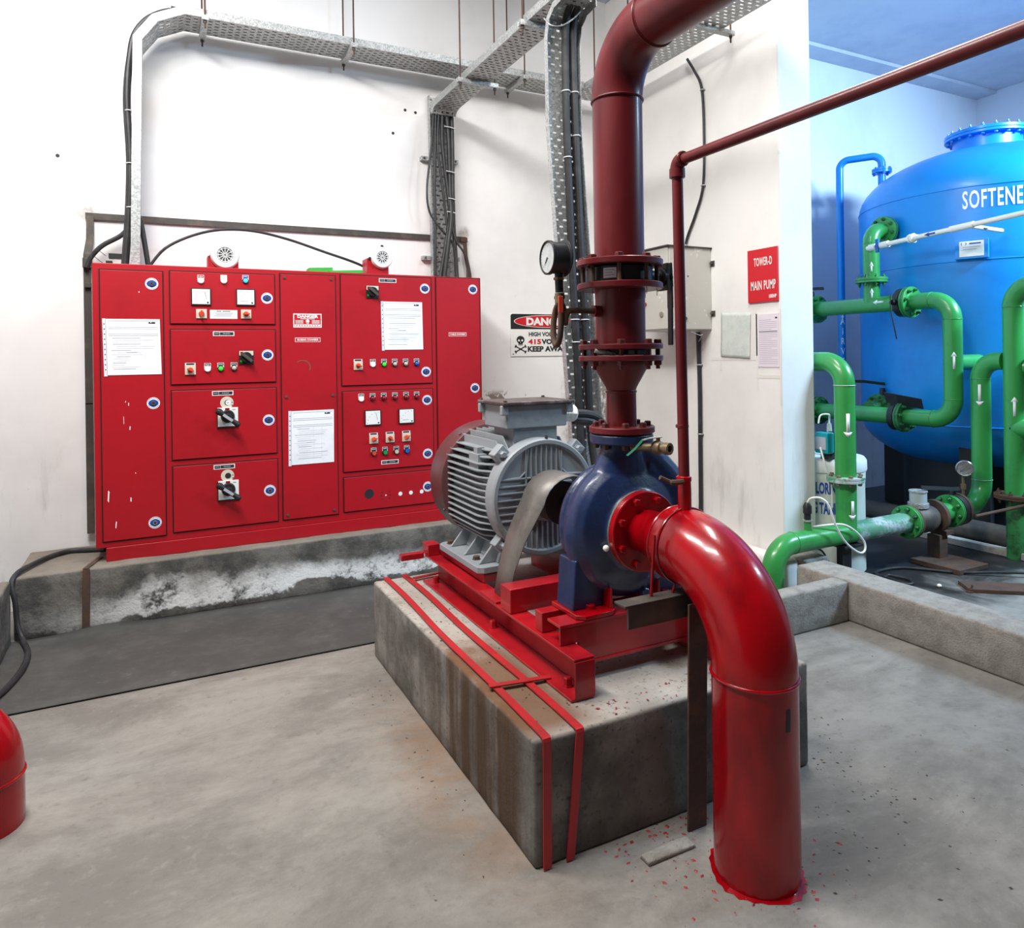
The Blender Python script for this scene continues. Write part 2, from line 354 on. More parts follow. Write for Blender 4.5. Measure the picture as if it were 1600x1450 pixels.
def instance(src_mesh, name, parent, loc, rot=None):
    o = bpy.data.objects.new(name, src_mesh); COL.objects.link(o); loc = plant(loc); WL[o] = loc
    if parent is not None: o.parent = parent; o.location = loc-WL[parent]
    else: o.location = loc
    o.scale = (UNIT, UNIT, UNIT)
    if rot is not None: o.rotation_mode = 'QUATERNION'; o.rotation_quaternion = rot
    return o
BOLTS = {}
def bolt(parent, loc, axis, r, h, m, shank=0.0, name='bolt'):
    k = (r, h, m, shank)
    if k not in BOLTS:
        b = MB(m); b.lathe((0, 0, 0), (0, 0, 1), [(r*1.25, 0), (r*1.25, h*0.15), (r, h*0.15), (r, h*0.85), (r*0.8, h)], 6)
        if shank: b.cyl((0, 0, h), (0, 0, h+shank), r*0.5, n=8)
        me = bpy.data.meshes.new('bolt_mesh'); me.from_pydata([tuple(p) for p in b.v], [], b.f); me.materials.append(b.mats[0]); BOLTS[k] = me
    return instance(BOLTS[k], name, parent, loc, V((0, 0, 1)).rotation_difference(V(axis).normalized()))
def ring_bolts(parent, c, axis, R, n, r, h, m, shank=0.0, a0=0.2, both=None, up=None):
    u, w_, a = frame(axis)
    if up is not None: u = (V(up)-V(up).dot(a)*a).normalized(); w_ = a.cross(u)
    for i in range(n):
        d = (u*math.cos(a0+2*PI*i/n)+w_*math.sin(a0+2*PI*i/n))*R
        bolt(parent, V(c)+d, a, r, h, m, shank)
        if both: bolt(parent, V(c)+d-a*both, -a, r, h*1.3, m, shank, 'nut')
def textmesh(body, size, m, ox, oy, name=None, bold=0.0, sx=1.0, fn=None, mb=None, align='LEFT', space=1.0, width=None):
    """letters as faces of a mesh; fn maps (u, v) to a world point"""
    cu = bpy.data.curves.new('lettering', 'FONT'); cu.body = body; cu.size = size; cu.offset = bold; cu.align_x = align
    cu.space_character = space; cu.resolution_u = 3
    ob = bpy.data.objects.new('lettering', cu); COL.objects.link(ob)
    dg = bpy.context.evaluated_depsgraph_get(); dg.update()
    me = bpy.data.meshes.new_from_object(ob.evaluated_get(dg))
    mb = mb or MB(m); mb.use(m)
    if width: xs = [v.co.x for v in me.vertices]; sx = width/(max(xs)-min(xs))
    mb.add([fn(v.co.x*sx+ox, v.co.y+oy) for v in me.vertices], [tuple(p.vertices) for p in me.polygons])
    bpy.data.objects.remove(ob); bpy.data.curves.remove(cu); bpy.data.meshes.remove(me)
    return mb
def xz(y):  # sheet facing the camera side (-Y)
    return lambda u, v: (u, y, v)
def rect(mb, m, fn, u0, u1, v0, v1):
    mb.use(m).add([fn(u0, v0), fn(u1, v0), fn(u1, v1), fn(u0, v1)], [(0, 1, 2, 3)]); return mb
def disc(mb, m, fn, u, v, r, n=20, sy=1.0):
    mb.use(m).add([fn(u+r*math.cos(2*PI*i/n), v+r*sy*math.sin(2*PI*i/n)) for i in range(n)], [tuple(range(n))]); return mb
# ------------------------------------------------------------------ the room
struct(MB('floor').box(-3.6, 9.2, -0.6, 5.2, -0.12, 0).build('floor', flat=True))
struct(MB('wall').box(-3.6, 3.48, 5.03, 5.23, 0, 4.45).build('wall_back', flat=True))
struct(MB('wall2').box(3.48, 3.77, 3.18, 5.23, 0, 4.45).build('wall_partition', bevel=0.012))
struct(MB('wallblue').box(3.77, 9.2, 5.03, 5.23, 0, 4.45).build('wall_rear', flat=True))
struct(MB('wallblue').box(8.77, 8.97, -0.6, 5.03, 0, 4.45).build('wall_right', flat=True))
struct(MB('wall').box(-3.8, -3.6, -0.6, 5.23, 0, 4.45).build('wall_left', flat=True))
struct(MB('ceil').box(-3.6, 9.2, -0.6, 5.23, 4.45, 4.6).build('ceiling', flat=True))
struct(MB('ceil').box(3.77, 8.77, 4.80, 5.03, 4.415, 4.45).build('trim_1', flat=True))

def rough_block(name, m, x0, x1, y0, y1, z0, z1, amp, seg=0.06, rnd=0.012):
    """cast concrete: a subdivided box with worn arrises and an uneven skin"""
    bm = bmesh.new(); bmesh.ops.create_cube(bm, size=1)
    bmesh.ops.scale(bm, vec=(x1-x0, y1-y0, z1-z0), verts=bm.verts)
    bmesh.ops.translate(bm, vec=((x0+x1)/2, (y0+y1)/2, (z0+z1)/2), verts=bm.verts)
    bmesh.ops.bevel(bm, geom=bm.edges[:], offset=rnd, segments=2, affect='EDGES', profile=0.5)
    for ax, (a, b) in enumerate(((x0, x1), (y0, y1), (z0, z1))):
        k = max(1, int((b-a)/seg))
        for i in range(1, k):
            n = V((0, 0, 0)); n[ax] = 1; c = V((0, 0, 0)); c[ax] = a+(b-a)*i/k
            bmesh.ops.bisect_plane(bm, geom=bm.verts[:]+bm.edges[:]+bm.faces[:], plane_co=c, plane_no=n)
    from mathutils import noise
    for v in bm.verts:
        if v.co.z > z0+0.01:
            d = noise.noise_vector(v.co*9)*amp+noise.noise_vector(v.co*31)*amp*0.5
            v.co += d
    mb = MB(m); bm.verts.index_update()
    mb.add([v.co for v in bm.verts], [tuple(v.index for v in f.verts) for f in bm.faces]); bm.free()
    return mb.build(name, ang=60)
tag(rough_block('concrete_plinth', 'plinth', -0.665, 2.9, 4.46, 5.022, 0, 0.335, 0.004), 'long low concrete plinth with peeling whitewash carrying the red control panel', 'plinth')
tag(rough_block('concrete_plinth', 'plinth', -1.6, -0.675, 3.2, 4.44, 0, 0.33, 0.004), 'grey concrete plinth at left edge beside the black floor cable', 'plinth')
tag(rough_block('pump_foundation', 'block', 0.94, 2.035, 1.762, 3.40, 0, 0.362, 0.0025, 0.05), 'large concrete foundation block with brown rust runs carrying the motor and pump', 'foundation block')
tag(rough_block('concrete_kerb', 'kerb', 2.02, 3.315, 2.595, 2.70, 0, 0.212, 0.003), 'short rough concrete kerb running behind the red suction pipe to the long kerb', 'kerb')
tag(rough_block('concrete_kerb', 'kerb', 3.315, 3.545, 0.3, 2.94, 0, 0.215, 0.003), 'long rough concrete kerb between pump floor and blue softener tank area', 'kerb')
tag(rough_block('wall_footing', 'wall2', 3.36, 3.476, 3.06, 4.4, 0, 0.2, 0.004, 0.06, 0.03), 'low white plastered footing along the base of the partition wall', 'footing')
tag(rough_block('concrete_stub', 'kerb', 3.49, 3.70, 3.03, 3.17, 0, 0.19, 0.004), 'small dark concrete stub at the foot of the white wall end', 'concrete stub')
m = MB('mat'); k = 24
for i in range(k+1):
    x = -0.60+(2.4+0.60)*i/k if i else -0.9
nx, ny = 40, 14
vs = []
for i in range(nx+1):
    for j in range(ny+1):
        t = i/nx; x = -0.95+t*2.5; y = 3.545+(4.45-3.545)*j/ny
        z = 0.006+0.004*math.sin(x*9+y*5)*math.sin(y*7)*(1 if 0 < j < ny else 0.2)+(0.02*math.exp(-((x+0.25)**2)/0.02) if j == ny else 0)
        vs.append((x, y, max(z, 0.004)))
m.add(vs, [(i*(ny+1)+j, (i+1)*(ny+1)+j, (i+1)*(ny+1)+j+1, i*(ny+1)+j+1) for i in range(nx) for j in range(ny)])
mt = m.build('rubber_mat'); sm = mt.modifiers.new('solid', 'SOLIDIFY'); sm.thickness = 0.004; sm.offset = 1
tag(mt, 'black rubber insulating mat on the floor in front of the panel plinth', 'mat')

# ------------------------------------------------------------------ red control panel
PF = 4.55          # front face of the doors
pan = thing('control_panel', 'long red electrical control panel with many doors on concrete plinth', 'control panel', (0.88, 4.72, 0.335))
MB('red').box(-0.30, 2.062, 4.560, 4.93, 0.413, 2.004).build('cabinet_body', pan, bevel=0.004)
MB('red').box(-0.25, 2.03, 4.553, 4.91, 0.335, 0.413).build('kick_frame', pan, bevel=0.003)
P0 = xz(PF-0.0008); P1 = xz(PF-0.0016); P2 = xz(PF-0.0024)
def door(x0, x1, z0, z1, name='door'):
    mb = MB('red').box(x0, x1, PF, 4.566, z0, z1)
    d = mb.build(name, pan, bevel=0.002)
    g = MB('gap'); e = 0.0065
    for a, b, c, f in ((x0-e, x0, z0-e, z1+e), (x1, x1+e, z0-e, z1+e), (x0, x1, z0-e, z0), (x0, x1, z1, z1+e)): g.box(a, b, 4.5575, 4.5605, c, f)
    g.build('door_seal', d, 'dark gap around the door')
    return d
def cyl_y(mb, m, x, z, r0, r1, h, y=PF, n=20):
    return mb.use(m).lathe((x, y, z), (0, -1, 0), [(r0, 0), (r1, h)], n)
def lock(d, x, z):
    mb = MB('white'); cyl_y(mb, 'white', x, z, 0.034, 0.034, 0.0012)
    disc(mb, 'blue', xz(PF-0.0018), x, z, 0.026, 20, 0.75)
    disc(mb, 'blue', xz(PF-0.0017), x, z, 0.021, 20, 1.0)
    for k in range(9):
        a = PI*0.15+k*PI*0.7/8; a2 = -a
        for q in (a, a2): disc(mb, 'blue', xz(PF-0.0016), x+0.0295*math.cos(q), z+0.0295*math.sin(q), 0.0022, 6)
    cyl_y(mb, 'chrome', x, z, 0.014, 0.012, 0.008); cyl_y(mb, 'inkdark', x, z, 0.007, 0.007, 0.0085)
    mb.build('lock', d, 'round blue and white lock badge')
def lamp(d, x, z, lens, label, tagm='inkdark', plate='white', r=0.0135):
    mb = MB(plate); rect(mb, plate, P0, x-0.018, x+0.018, z-0.008, z+0.033); rect(mb, tagm, P1, x-0.0155, x+0.0155, z+0.016, z+0.031)
    for k in range(5): rect(mb, 'white', P2, x-0.012+k*0.005, x-0.0095+k*0.005, z+0.0205, z+0.0265)
    cyl_y(mb, 'black' if lens not in ('onwhite', 'onred') else plate, x, z-0.001, 0.0185, 0.0165, 0.010)
    mb.use(lens).sphere((x, PF-0.010, z-0.001), r, 16, 8, (1, 0.75, 1))
    mb.build('pilot_lamp', d, label)
def push(d, x, z, m, label):
    mb = MB('white'); rect(mb, 'white', P0, x-0.018, x+0.018, z-0.006, z+0.033); rect(mb, 'inkdark', P1, x-0.0155, x+0.0155, z+0.013, z+0.031)
    for k in range(5): rect(mb, 'white', P2, x-0.012+k*0.005, x-0.0095+k*0.005, z+0.0205, z+0.0265)
    cyl_y(mb, 'black', x, z-0.002, 0.019, 0.017, 0.012); cyl_y(mb, m, x, z-0.002, 0.0135, 0.0135, 0.016)
    mb.build('push_button', d, label)
def meter(d, x, z, needle):
    mb = MB('black').box(x-0.054, x+0.054, PF-0.010, PF, z-0.05, z+0.05)
    mb.use('white').box(x-0.048, x+0.048, PF-0.0112, PF-0.009, z-0.044, z+0.044)
    f = xz(PF-0.0118); rnd = random.Random(int(x*999))
    if needle: mb.use('inkdark').add([f(x+0.018, z+0.032), f(x+0.0205, z+0.032), f(x+0.031, z-0.018), f(x+0.0295, z-0.018)], [(0, 1, 2, 3)])
    else: rect(mb, 'ink', f, x-0.03, x+0.014, z-0.026, z-0.0225)
    for k in range(6):
        q = PI*0.5+k*PI*0.5/5; u = x+0.034+0.072*math.cos(q); v = z-0.034+0.068*math.sin(q)
        rect(mb, 'ink', f, u-0.0028, u+0.0028, v-0.002, v+0.002)
    disc(mb, 'inkdark', f, x+0.036, z-0.034, 0.0055, 10)
    mb.build('panel_meter', d, 'square white faced meter with black rim', 0.0015)
def switch(d, x, z, ang, plate=True):
    mb = MB('cream').box(x-0.029, x+0.029, PF-0.008, PF, z-0.027, z+0.027)
    if plate: rect(mb, 'white', xz(PF-0.0009), x-0.028, x+0.028, z+0.028, z+0.042); rect(mb, 'inkdark', xz(PF-0.0014), x-0.022, x+0.022, z+0.030, z+0.040)
    cyl_y(mb, 'orange', x, z, 0.0165, 0.014, 0.014, PF-0.008)
    c, s_ = math.cos(ang), math.sin(ang)
    mb.use('orange').obox((x, PF-0.027, z), (0.02*c, 0, 0.02*s_), (0, 0.006, 0), (-0.0045*s_, 0, 0.0045*c))
    mb.build('selector_switch', d, 'cream plate with orange knob', 0.001)
def nameplate(d, x, z, wd=0.118, h=0.027):
    mb = MB('white'); rect(mb, 'white', P0, x-wd/2, x+wd/2, z-h/2, z+h/2)
    rect(mb, 'inkdark', P1, x-wd/2+0.005, x-wd/2+0.036, z-h/2+0.0045, z+h/2-0.0045); rect(mb, 'inkdark', P1, x-wd/2+0.038, x+wd/2-0.005, z-h/2+0.0045, z+h/2-0.0045)
    rect(mb, 'ink', P2, x-wd/2+0.009, x-wd/2+0.032, z-0.001, z+0.002)
    for k in range(8): rect(mb, 'ink', P2, x-0.004+k*0.005, x-0.0006+k*0.005, z-0.0025, z+0.0025)
    mb.build('nameplate', d, 'black and white nameplate strip')
def rotary(d, x, z):
    mb = MB('black').box(x-0.042, x+0.042, PF-0.006, PF, z-0.042, z+0.042)
    rect(mb, 'cream', xz(PF-0.0065), x-0.040, x+0.040, z+0.012, z+0.039); rect(mb, 'lred', xz(PF-0.0068), x-0.034, x-0.018, z+0.014, z+0.034)
    disc(mb, 'lgreen', xz(PF-0.0068), x-0.030, z-0.022, 0.007, 10)
    cyl_y(mb, 'black', x, z, 0.034, 0.030, 0.022, PF-0.006)
    a = -0.7; c, s_ = math.cos(a), math.sin(a)
    mb.use('darkmetal').obox((x, PF-0.036, z), (0.038*c, 0, 0.038*s_), (0, 0.009, 0), (-0.009*s_, 0, 0.009*c))
    mb.build('rotary_isolator', d, 'square black isolator knob', 0.0015)
def breaker(d, x, z, knobbed):
    mb = MB('cream'); disc(mb, 'cream', xz(PF-0.001), x-0.003, z+0.083, 0.037, 28)
    if knobbed: disc(mb, 'inkdark', xz(PF-0.0016), x, z+0.083, 0.0165, 18); disc(mb, 'white', xz(PF-0.0020), x+0.004, z+0.083, 0.0150, 18); rect(mb, 'inkdark', xz(PF-0.0024), x-0.004, x+0.008, z+0.082, z+0.0845)
    else: cyl_y(mb, 'inkdark', x, z+0.083, 0.0165, 0.0165, 0.004)
    for k in (0, 1): rect(mb, 'inkdark', xz(PF-0.0016), x+0.023, x+0.029, z+0.064+k*0.017, z+0.070+k*0.017)
    mb.use('white').box(x-0.058, x+0.058, PF-0.010, PF, z-0.058, z+0.054)
    mb.use('black').box(x-0.060, x-0.055, PF-0.011, PF, z-0.060, z+0.054); mb.box(x-0.060, x+0.060, PF-0.011, PF, z-0.064, z-0.057)
    f = xz(PF-0.0108); rect(mb, 'lred', f, x-0.014, x+0.010, z+0.034, z+0.052); rect(mb, 'inkdark', f, x+0.026, x+0.044, z+0.040, z+0.0425)
    cyl_y(mb, 'black', x, z+0.002, 0.040, 0.036, 0.020, PF-0.010)
    p0 = V((x-0.064, PF-0.066, z+0.044)); p1 = V((x+0.060, PF-0.066, z-0.052))
    mb.use('black').cyl((x, PF-0.028, z), (x, PF-0.066, z), 0.022, 0.018, 16)
    mb.tube([p0, p0.lerp(p1, 0.1), p0.lerp(p1, 0.3), p0.lerp(p1, 0.5), p0.lerp(p1, 0.7), p0.lerp(p1, 0.93), p1], [0.016, 0.021, 0.013, 0.014, 0.013, 0.018, 0.012], 14)
    q = p0.lerp(p1, 0.48)+V((0, -0.0135, 0)); dv = (p1-p0).normalized()
    mb.use('ink').obox(q, dv*0.032, (0, 0.001, 0), dv.cross(V((0, 1, 0)))*0.008)
    mb.build('breaker_handle', d, 'black bent breaker handle on white plate', 0.001)
# left chamber door
d = door(-0.262, 0.050, 0.450, 1.964)
for z in (1.894, 1.211, 0.528): lock(d, -0.005, z)
for x, z, a, l, wd in ((-0.13, 1.21, 0.1, 0.012, 0.003), (-0.145, 1.225, 0.5, 0.006, 0.002), (-0.155, 1.12, 0.0, 0.03, 0.002), (-0.125, 1.075, 0.15, 0.014, 0.004), (-0.235, 0.70, 0.08, 0.042, 0.006), (-0.125, 0.672, 0.1, 0.016, 0.005), (-0.20, 0.538, 0.12, 0.026, 0.004), (-0.07, 1.845, 0.2, 0.006, 0.003), (-0.10, 0.82, 0.0, 0.005, 0.003)):
    ch = MB('paintwhite'); l *= 0.8; wd *= 0.7
    ch.add([(x-wd+a*l, PF-0.0007, z+l), (x+wd*0.6+a*l, PF-0.0007, z+l*0.8), (x+wd-a*l, PF-0.0007, z-l), (x-wd*0.5-a*l, PF-0.0007, z-l*0.7)], [(0, 1, 2, 3)])
    ch.build('paint_scratch', d, 'white scratch through the red paint')
# incomer meters door
d = door(0.090, 0.667, 1.668, 1.970)
lamp(d, 0.253, 1.922, 'onred', 'lit pinkish white lamp', 'lred'); lamp(d, 0.379, 1.926, 'onwhite', 'lit yellowish lamp', 'cream'); lamp(d, 0.501, 1.930, 'onblue', 'lit blue lamp', 'blue')
meter(d, 0.253, 1.826, True); meter(d, 0.500, 1.828, False)
switch(d, 0.254, 1.726, PI/2, False); switch(d, 0.501, 1.727, 0, False); lock(d, 0.623, 1.826)
mb = MB('white'); rect(mb, 'white', P0, 0.300, 0.452, 1.698, 1.750)
for k in range(9): rect(mb, 'inkdark', P1, 0.338+k*0.0085, 0.3435+k*0.0085, 1.7395, 1.7455) if k != 3 else None
for k in range(3): rect(mb, 'ink', P1, 0.326+0.006*(k % 2), 0.428-0.005*k, 1.730-k*0.0085, 1.7335-k*0.0085)
mb.build('name_label', d, 'white printed label')
# rotary door
d = door(0.090, 0.667, 1.315, 1.631)
nameplate(d, 0.374, 1.609); rotary(d, 0.499, 1.466); switch(d, 0.190, 1.396, -0.4); lock(d, 0.622, 1.479)
lamp(d, 0.283, 1.402, 'onred', 'lit red lamp'); lamp(d, 0.355, 1.403, 'ongreen', 'lit green lamp'); lamp(d, 0.429, 1.404, 'lclear', 'unlit amber lamp')
d = door(0.091, 0.668, 0.878, 1.276); nameplate(d, 0.364, 1.255); breaker(d, 0.389, 1.114, True); lock(d, 0.623, 1.081)
d = door(0.092, 0.670, 0.459, 0.837); nameplate(d, 0.367, 0.817); breaker(d, 0.387, 0.679, False); lock(d, 0.624, 0.650)
# busbar cover, screwed on
d = door(0.704, 1.039, 0.460, 1.978, 'cover_plate')
for x in (0.728, 1.014):
    for z in (1.955, 1.217, 0.487): bolt(d, (x, PF, z), (0, -1, 0), 0.008, 0.006, 'darkmetal', 0, 'screw')
mb = MB('white'); rect(mb, 'white', P0, 0.777, 0.951, 1.648, 1.735); rect(mb, 'sign', P1, 0.783, 0.945, 1.654, 1.729)
textmesh('DANGER', 0.025, 'white', 0.864, 1.709, bold=0.0012, sx=1.25, fn=P2, mb=mb, align='CENTER')
for k in range(3):
    rect(mb, 'white', P2, 0.790, 0.838, 1.690-k*0.008, 1.6935-k*0.008); rect(mb, 'white', P2, 0.890, 0.938, 1.690-k*0.008, 1.6935-k*0.008)
rect(mb, 'white', P2, 0.82, 0.908, 1.7005, 1.7045); rect(mb, 'white', P2, 0.786, 0.942, 1.656, 1.668)
for k in range(9): rect(mb, 'sign', xz(PF-0.003), 0.795+k*0.016, 0.801+k*0.016, 1.659, 1.665)
disc(mb, 'white', P2, 0.864, 1.687, 0.0115, 14); rect(mb, 'white', P2, 0.857, 0.871, 1.671, 1.680)
mb.build('danger_sticker', d, 'small red and white danger sticker with skull')
def engraved(d, x, z, wd, h, t, ts):
    mb = MB('white'); rect(mb, 'white', P0, x-wd/2, x+wd/2, z-h/2, z+h/2); rect(mb, 'sign', P1, x-wd/2+0.003, x+wd/2-0.003, z-h/2+0.003, z+h/2-0.003)
    textmesh(t, ts, 'white', x, z-ts*0.34, fn=P2, mb=mb, align='CENTER', bold=0.0004); mb.build('name_label', d, 'red label with white lettering')
engraved(d, 0.864, 1.571, 0.156, 0.027, 'BUSBAR CHAMBER', 0.0155)
mb = MB('brass')
for i in range(14):
    a = 2.3-i*0.2; mb.add([(0.80+r*1.1*math.cos(a)+0.03, PF-0.0006, 1.40+r*math.sin(a)) for r in (0.040, 0.045)]+[(0.80+r*1.1*math.cos(a-0.2)+0.03, PF-0.0006, 1.40+r*math.sin(a-0.2)) for r in (0.045, 0.040)], [(0, 1, 2, 3)])
mb.build('paint_smear', d, 'yellowish smear on the paint')
# feeder doors on the right
d = door(1.077, 1.687, 1.277, 1.986)
nameplate(d, 1.385, 1.961); rotary(d, 1.281, 1.883); lock(d, 1.643, 1.915); lock(d, 1.644, 1.353); switch(d, 1.180, 1.403, -0.3)
for x, l, t in ((1.277, 'onred', 'lit red lamp'), (1.352, 'ongreen', 'lit green lamp'), (1.425, 'lclear', 'unlit amber lamp'), (1.500, 'lclear', 'unlit clear lamp'), (1.577, 'lblue', 'blue lamp')): lamp(d, x, 1.410, l, t)
d = door(1.080, 1.689, 0.722, 1.236)
for k, x in enumerate((1.197, 1.272, 1.347, 1.423, 1.500, 1.574)): lamp(d, x, 1.188, 'onred' if k == 0 else 'lred', 'lit red lamp' if k == 0 else 'unlit dark red lamp')
meter(d, 1.271, 1.062, True); meter(d, 1.499, 1.061, False)
for x, a in ((1.275, 0.35), (1.385, -0.7), (1.497, 0.6)): switch(d, x, 0.920, a)
for x, mm, t in ((1.275, 'orange', 'orange red push button'), (1.350, 'bgreen', 'green push button'), (1.427, 'lclear', 'cream push button'), (1.500, 'lblue', 'blue push button')): push(d, x, 0.832, mm, t)
nameplate(d, 1.383, 0.764); lock(d, 1.648, 1.162); lock(d, 1.647, 0.799)
d = door(1.080, 1.689, 0.466, 0.683); lock(d, 1.644, 0.576)
mb = MB('inkdark'); disc(mb, 'inkdark', P0, 1.241, 0.567, 0.031, 28)
for x in (1.451, 1.524, 1.600): disc(mb, 'paintwhite', P0, x, 0.547, 0.0135, 16)
for dx, dz in ((0, 0), (0.024, 0.022), (-0.024, 0.022), (0.024, -0.022), (-0.024, -0.022), (0.03, 0), (-0.03, 0)): disc(mb, 'paintwhite' if dx == 0 else 'inkdark', P0, 1.352+dx, 0.547+dz, 0.005, 8)
mb.build('drilled_holes', d, 'round black and white knock-outs')
d = door(1.727, 2.047, 0.466, 1.994); lock(d, 1.997, 1.920); lock(d, 2.003, 1.231); engraved(d, 1.878, 1.606, 0.132, 0.026, 'CABLE CHAMBER', 0.0145)
# round sounders on the cabinet roof
def sounder(x, z, r, bx0, bx1):
    y = 4.60
    mb = MB('red').box(bx0, bx1, y+0.02, y+0.14, 2.004, z-0.005)
    for q in (bx0+0.018, bx1-0.018): mb.use('black').cyl((q, y+0.02, z-0.008), (q, y+0.012, z-0.008), 0.011, n=12)
    b = mb.build('sounder', pan, 'red box with round white grille', 0.003)
    g = MB('white').lathe((x, y+0.03, z), (0, -1, 0), [(r, 0), (r, 0.02), (r*0.9, 0.038), (r*0.58, 0.043), (r*0.54, 0.036)], 32)
    f = xz(y-0.0066); disc(g, 'inkdark', f, x, z, r*0.54, 28); f2 = xz(y-0.0085)
    for k in (0.12, 0.24, 0.36, 0.48):
        g.use('white' if k > 0.4 else 'chrome').torus((x, y-0.0075, z), (0, 1, 0), r*k, r*0.022, 28, 6)
    for k in range(12):
        a = k*PI/6; g.use('white').obox((x+r*0.3*math.cos(a), y-0.0078, z+r*0.3*math.sin(a)), (r*0.24*math.cos(a), 0, r*0.24*math.sin(a)), (0, 0.001, 0), (-0.0022*math.sin(a), 0, 0.0022*math.cos(a)))
    g.build('grille', b, 'white circular grille')
sounder(0.392, 2.085, 0.083, 0.297, 0.470)
sounder(1.366, 2.118, 0.073, 1.268, 1.415)
mb = MB('greensheet')
mb.obox((0.97, 4.68, 2.022), (0.075, 0, 0.004), (0, 0.05, 0), (-0.001, 0, 0.017)); mb.obox((1.13, 4.68, 2.016), (0.11, 0, 0.006), (0, 0.06, 0), (0, 0, 0.011))
tag(mb.build('plastic_sheet', None, None, 0.003), 'crumpled bright green plastic lying on top of the red panel', 'plastic sheet')

# form sheets in punched sleeves
def form(x0, x1, z0, z1, label, skew=0.0, group=None):
    t = thing('form_sheet', label, 'paper form', ((x0+x1)/2, PF-0.003, z0))
    y = PF-0.0022
    fn = lambda u, v: (u+skew*(v-z0), y-0.0016, v)
    fs = lambda u, v: (u+skew*(v-z0), y-0.0014, v)
    mb = MB('paper').obox(((x0+x1)/2+0.008+skew*(z1-z0)/2, y, (z0+z1)/2), ((x1-x0)/2-0.010, 0, 0), (0, 0.0009, 0), (skew*(z1-z0)/2, 0, (z1-z0)/2-0.004))
    f3 = lambda u, v: (u+skew*(v-z0), y-0.0018, v)
    W_ = x1-x0; H_ = z1-z0; rnd = random.Random(int(x0*100+z0*77))
    rect(mb, 'inkdark', fn, x1-0.060, x1-0.026, z1-0.030, z1-0.020); rect(mb, 'paper', f3, x1-0.050, x1-0.046, z1-0.026, z1-0.019)
    for q in (0.04, 0.15, 0.18, 0.27, 0.30): rect(mb, 'ink', fn, x0+0.03, x1-0.012, z1-q*H_-0.0022, z1-q*H_)
    for k in range(16):
        zz = z1-(0.34+0.036*k)*H_; rect(mb, 'ink' if k % 3 == 0 else 'sleeve', fn, x0+0.04+rnd.random()*0.03, x0+0.10+rnd.random()*(W_-0.13), zz-0.0025, zz)
    for q in (0.55, 0.72): rect(mb, 'sleeve', fn, x0+q*W_, x0+q*W_+0.0012, z0+0.1*H_, z1-0.3*H_)
    rect(mb, 'ink', fn, x0+0.4*W_, x0+0.58*W_, z0+0.40*H_, z0+0.405*H_)
    mb.build('paper', t)
    mb = MB('sleeve').obox((x0+0.011+skew*H_/2, y, (z0+z1)/2-0.002), (0.0085, 0, 0), (0, 0.0009, 0), (skew*H_/2, 0, H_/2))
    for k in range(10):
        zz = z1-(0.1+0.088*k)*H_; disc(mb, 'inkdark', fn, x0+0.011, zz, 0.0033, 8)
    mb.build('binding_strip', t, 'white strip with punched holes')
form(-0.250, 0.042, 1.372, 1.695, 'white printed form in punched sleeve on leftmost red panel door', -0.02)
form(0.734, 1.018, 0.790, 1.132, 'white printed form in punched sleeve low on the busbar cover', 0.01)
form(1.337, 1.627, 1.500, 1.826, 'white printed form in punched sleeve on the upper feeder door right of busbar cover', -0.012)
# ------------------------------------------------------------------ pump set
XA, ZA = 1.49, 0.845      # shaft axis
# base frame
fr = thing('base_frame', 'glossy red welded steel base frame under motor and pump', 'base frame', (1.49, 2.5, 0.365))
def channel(x, s):
    mb = MB('framered')
    mb.box(*sorted((x, x+s*0.076)), 1.90, 3.27, 0.487, 0.496)
    mb.box(*sorted((x-s*0.012, x+s*0.076)), 1.90, 3.27, 0.364, 0.373)
    mb.box(*sorted((x+s*0.068, x+s*0.076)), 1.90, 3.27, 0.373, 0.487)
    mb.box(*sorted((x+s*0.002, x+s*0.076)), 1.896, 1.904, 0.373, 0.487)
    o = mb.build('side_channel', fr, None, 0.002)
    for y in (1.99, 2.56, 3.2): bolt(o, (x+s*0.03, y, 0.373), (0, 0, 1), 0.014, 0.03, 'framered', 0, 'anchor_bolt')
channel(1.161, 1); channel(1.82, -1)
def ibeam(x0, x1, yc, z0, z1, wd, name='cross_beam'):
    mb = MB('framered'); t = 0.010
    mb.box(x0, x1, yc-wd/2, yc+wd/2, z1-t, z1); mb.box(1.245, 1.735, yc-wd/2, yc+wd/2, z0, z0+t)
    mb.box(x0+0.004, x1-0.004, yc-wd/2+0.006, yc-wd/2+0.016, 0.497 if x0 < 1.24 else z0, z1-t); mb.box(1.245, 1.735, yc-wd/2+0.006, yc-wd/2+0.016, z0, 0.5)
    mb.build(name, fr, None, 0.002)
ibeam(1.172, 1.80, 2.045, 0.42, 0.566, 0.085)
mb = MB('framered').box(1.178, 1.80, 2.135, 2.185, 0.497, 0.566); mb.build('cross_beam', fr, None, 0.003)
mb = MB('framered').box(1.162, 1.815, 2.345, 2.43, 0.497, 0.588); mb.build('cross_beam', fr, None, 0.004)
mb = MB('framered').box(1.225, 1.315, 2.72, 3.24, 0.497, 0.535); mb.build('motor_rail', fr, None, 0.003)
mb = MB('framered').box(1.665, 1.755, 2.72, 3.24, 0.497, 0.535); mb.build('motor_rail', fr, None, 0.003)
mb = MB('framered').box(1.162, 1.235, 2.47, 2.62, 0.4965, 0.506); mb.build('guard_pad', fr, None, 0.002)
mb = MB('framered').box(1.05, 1.165, 3.29, 3.33, 0.47, 0.498); mb.box(1.161, 1.22, 3.22, 3.30, 0.496, 0.55); mb.build('end_tab', fr, None, 0.003)

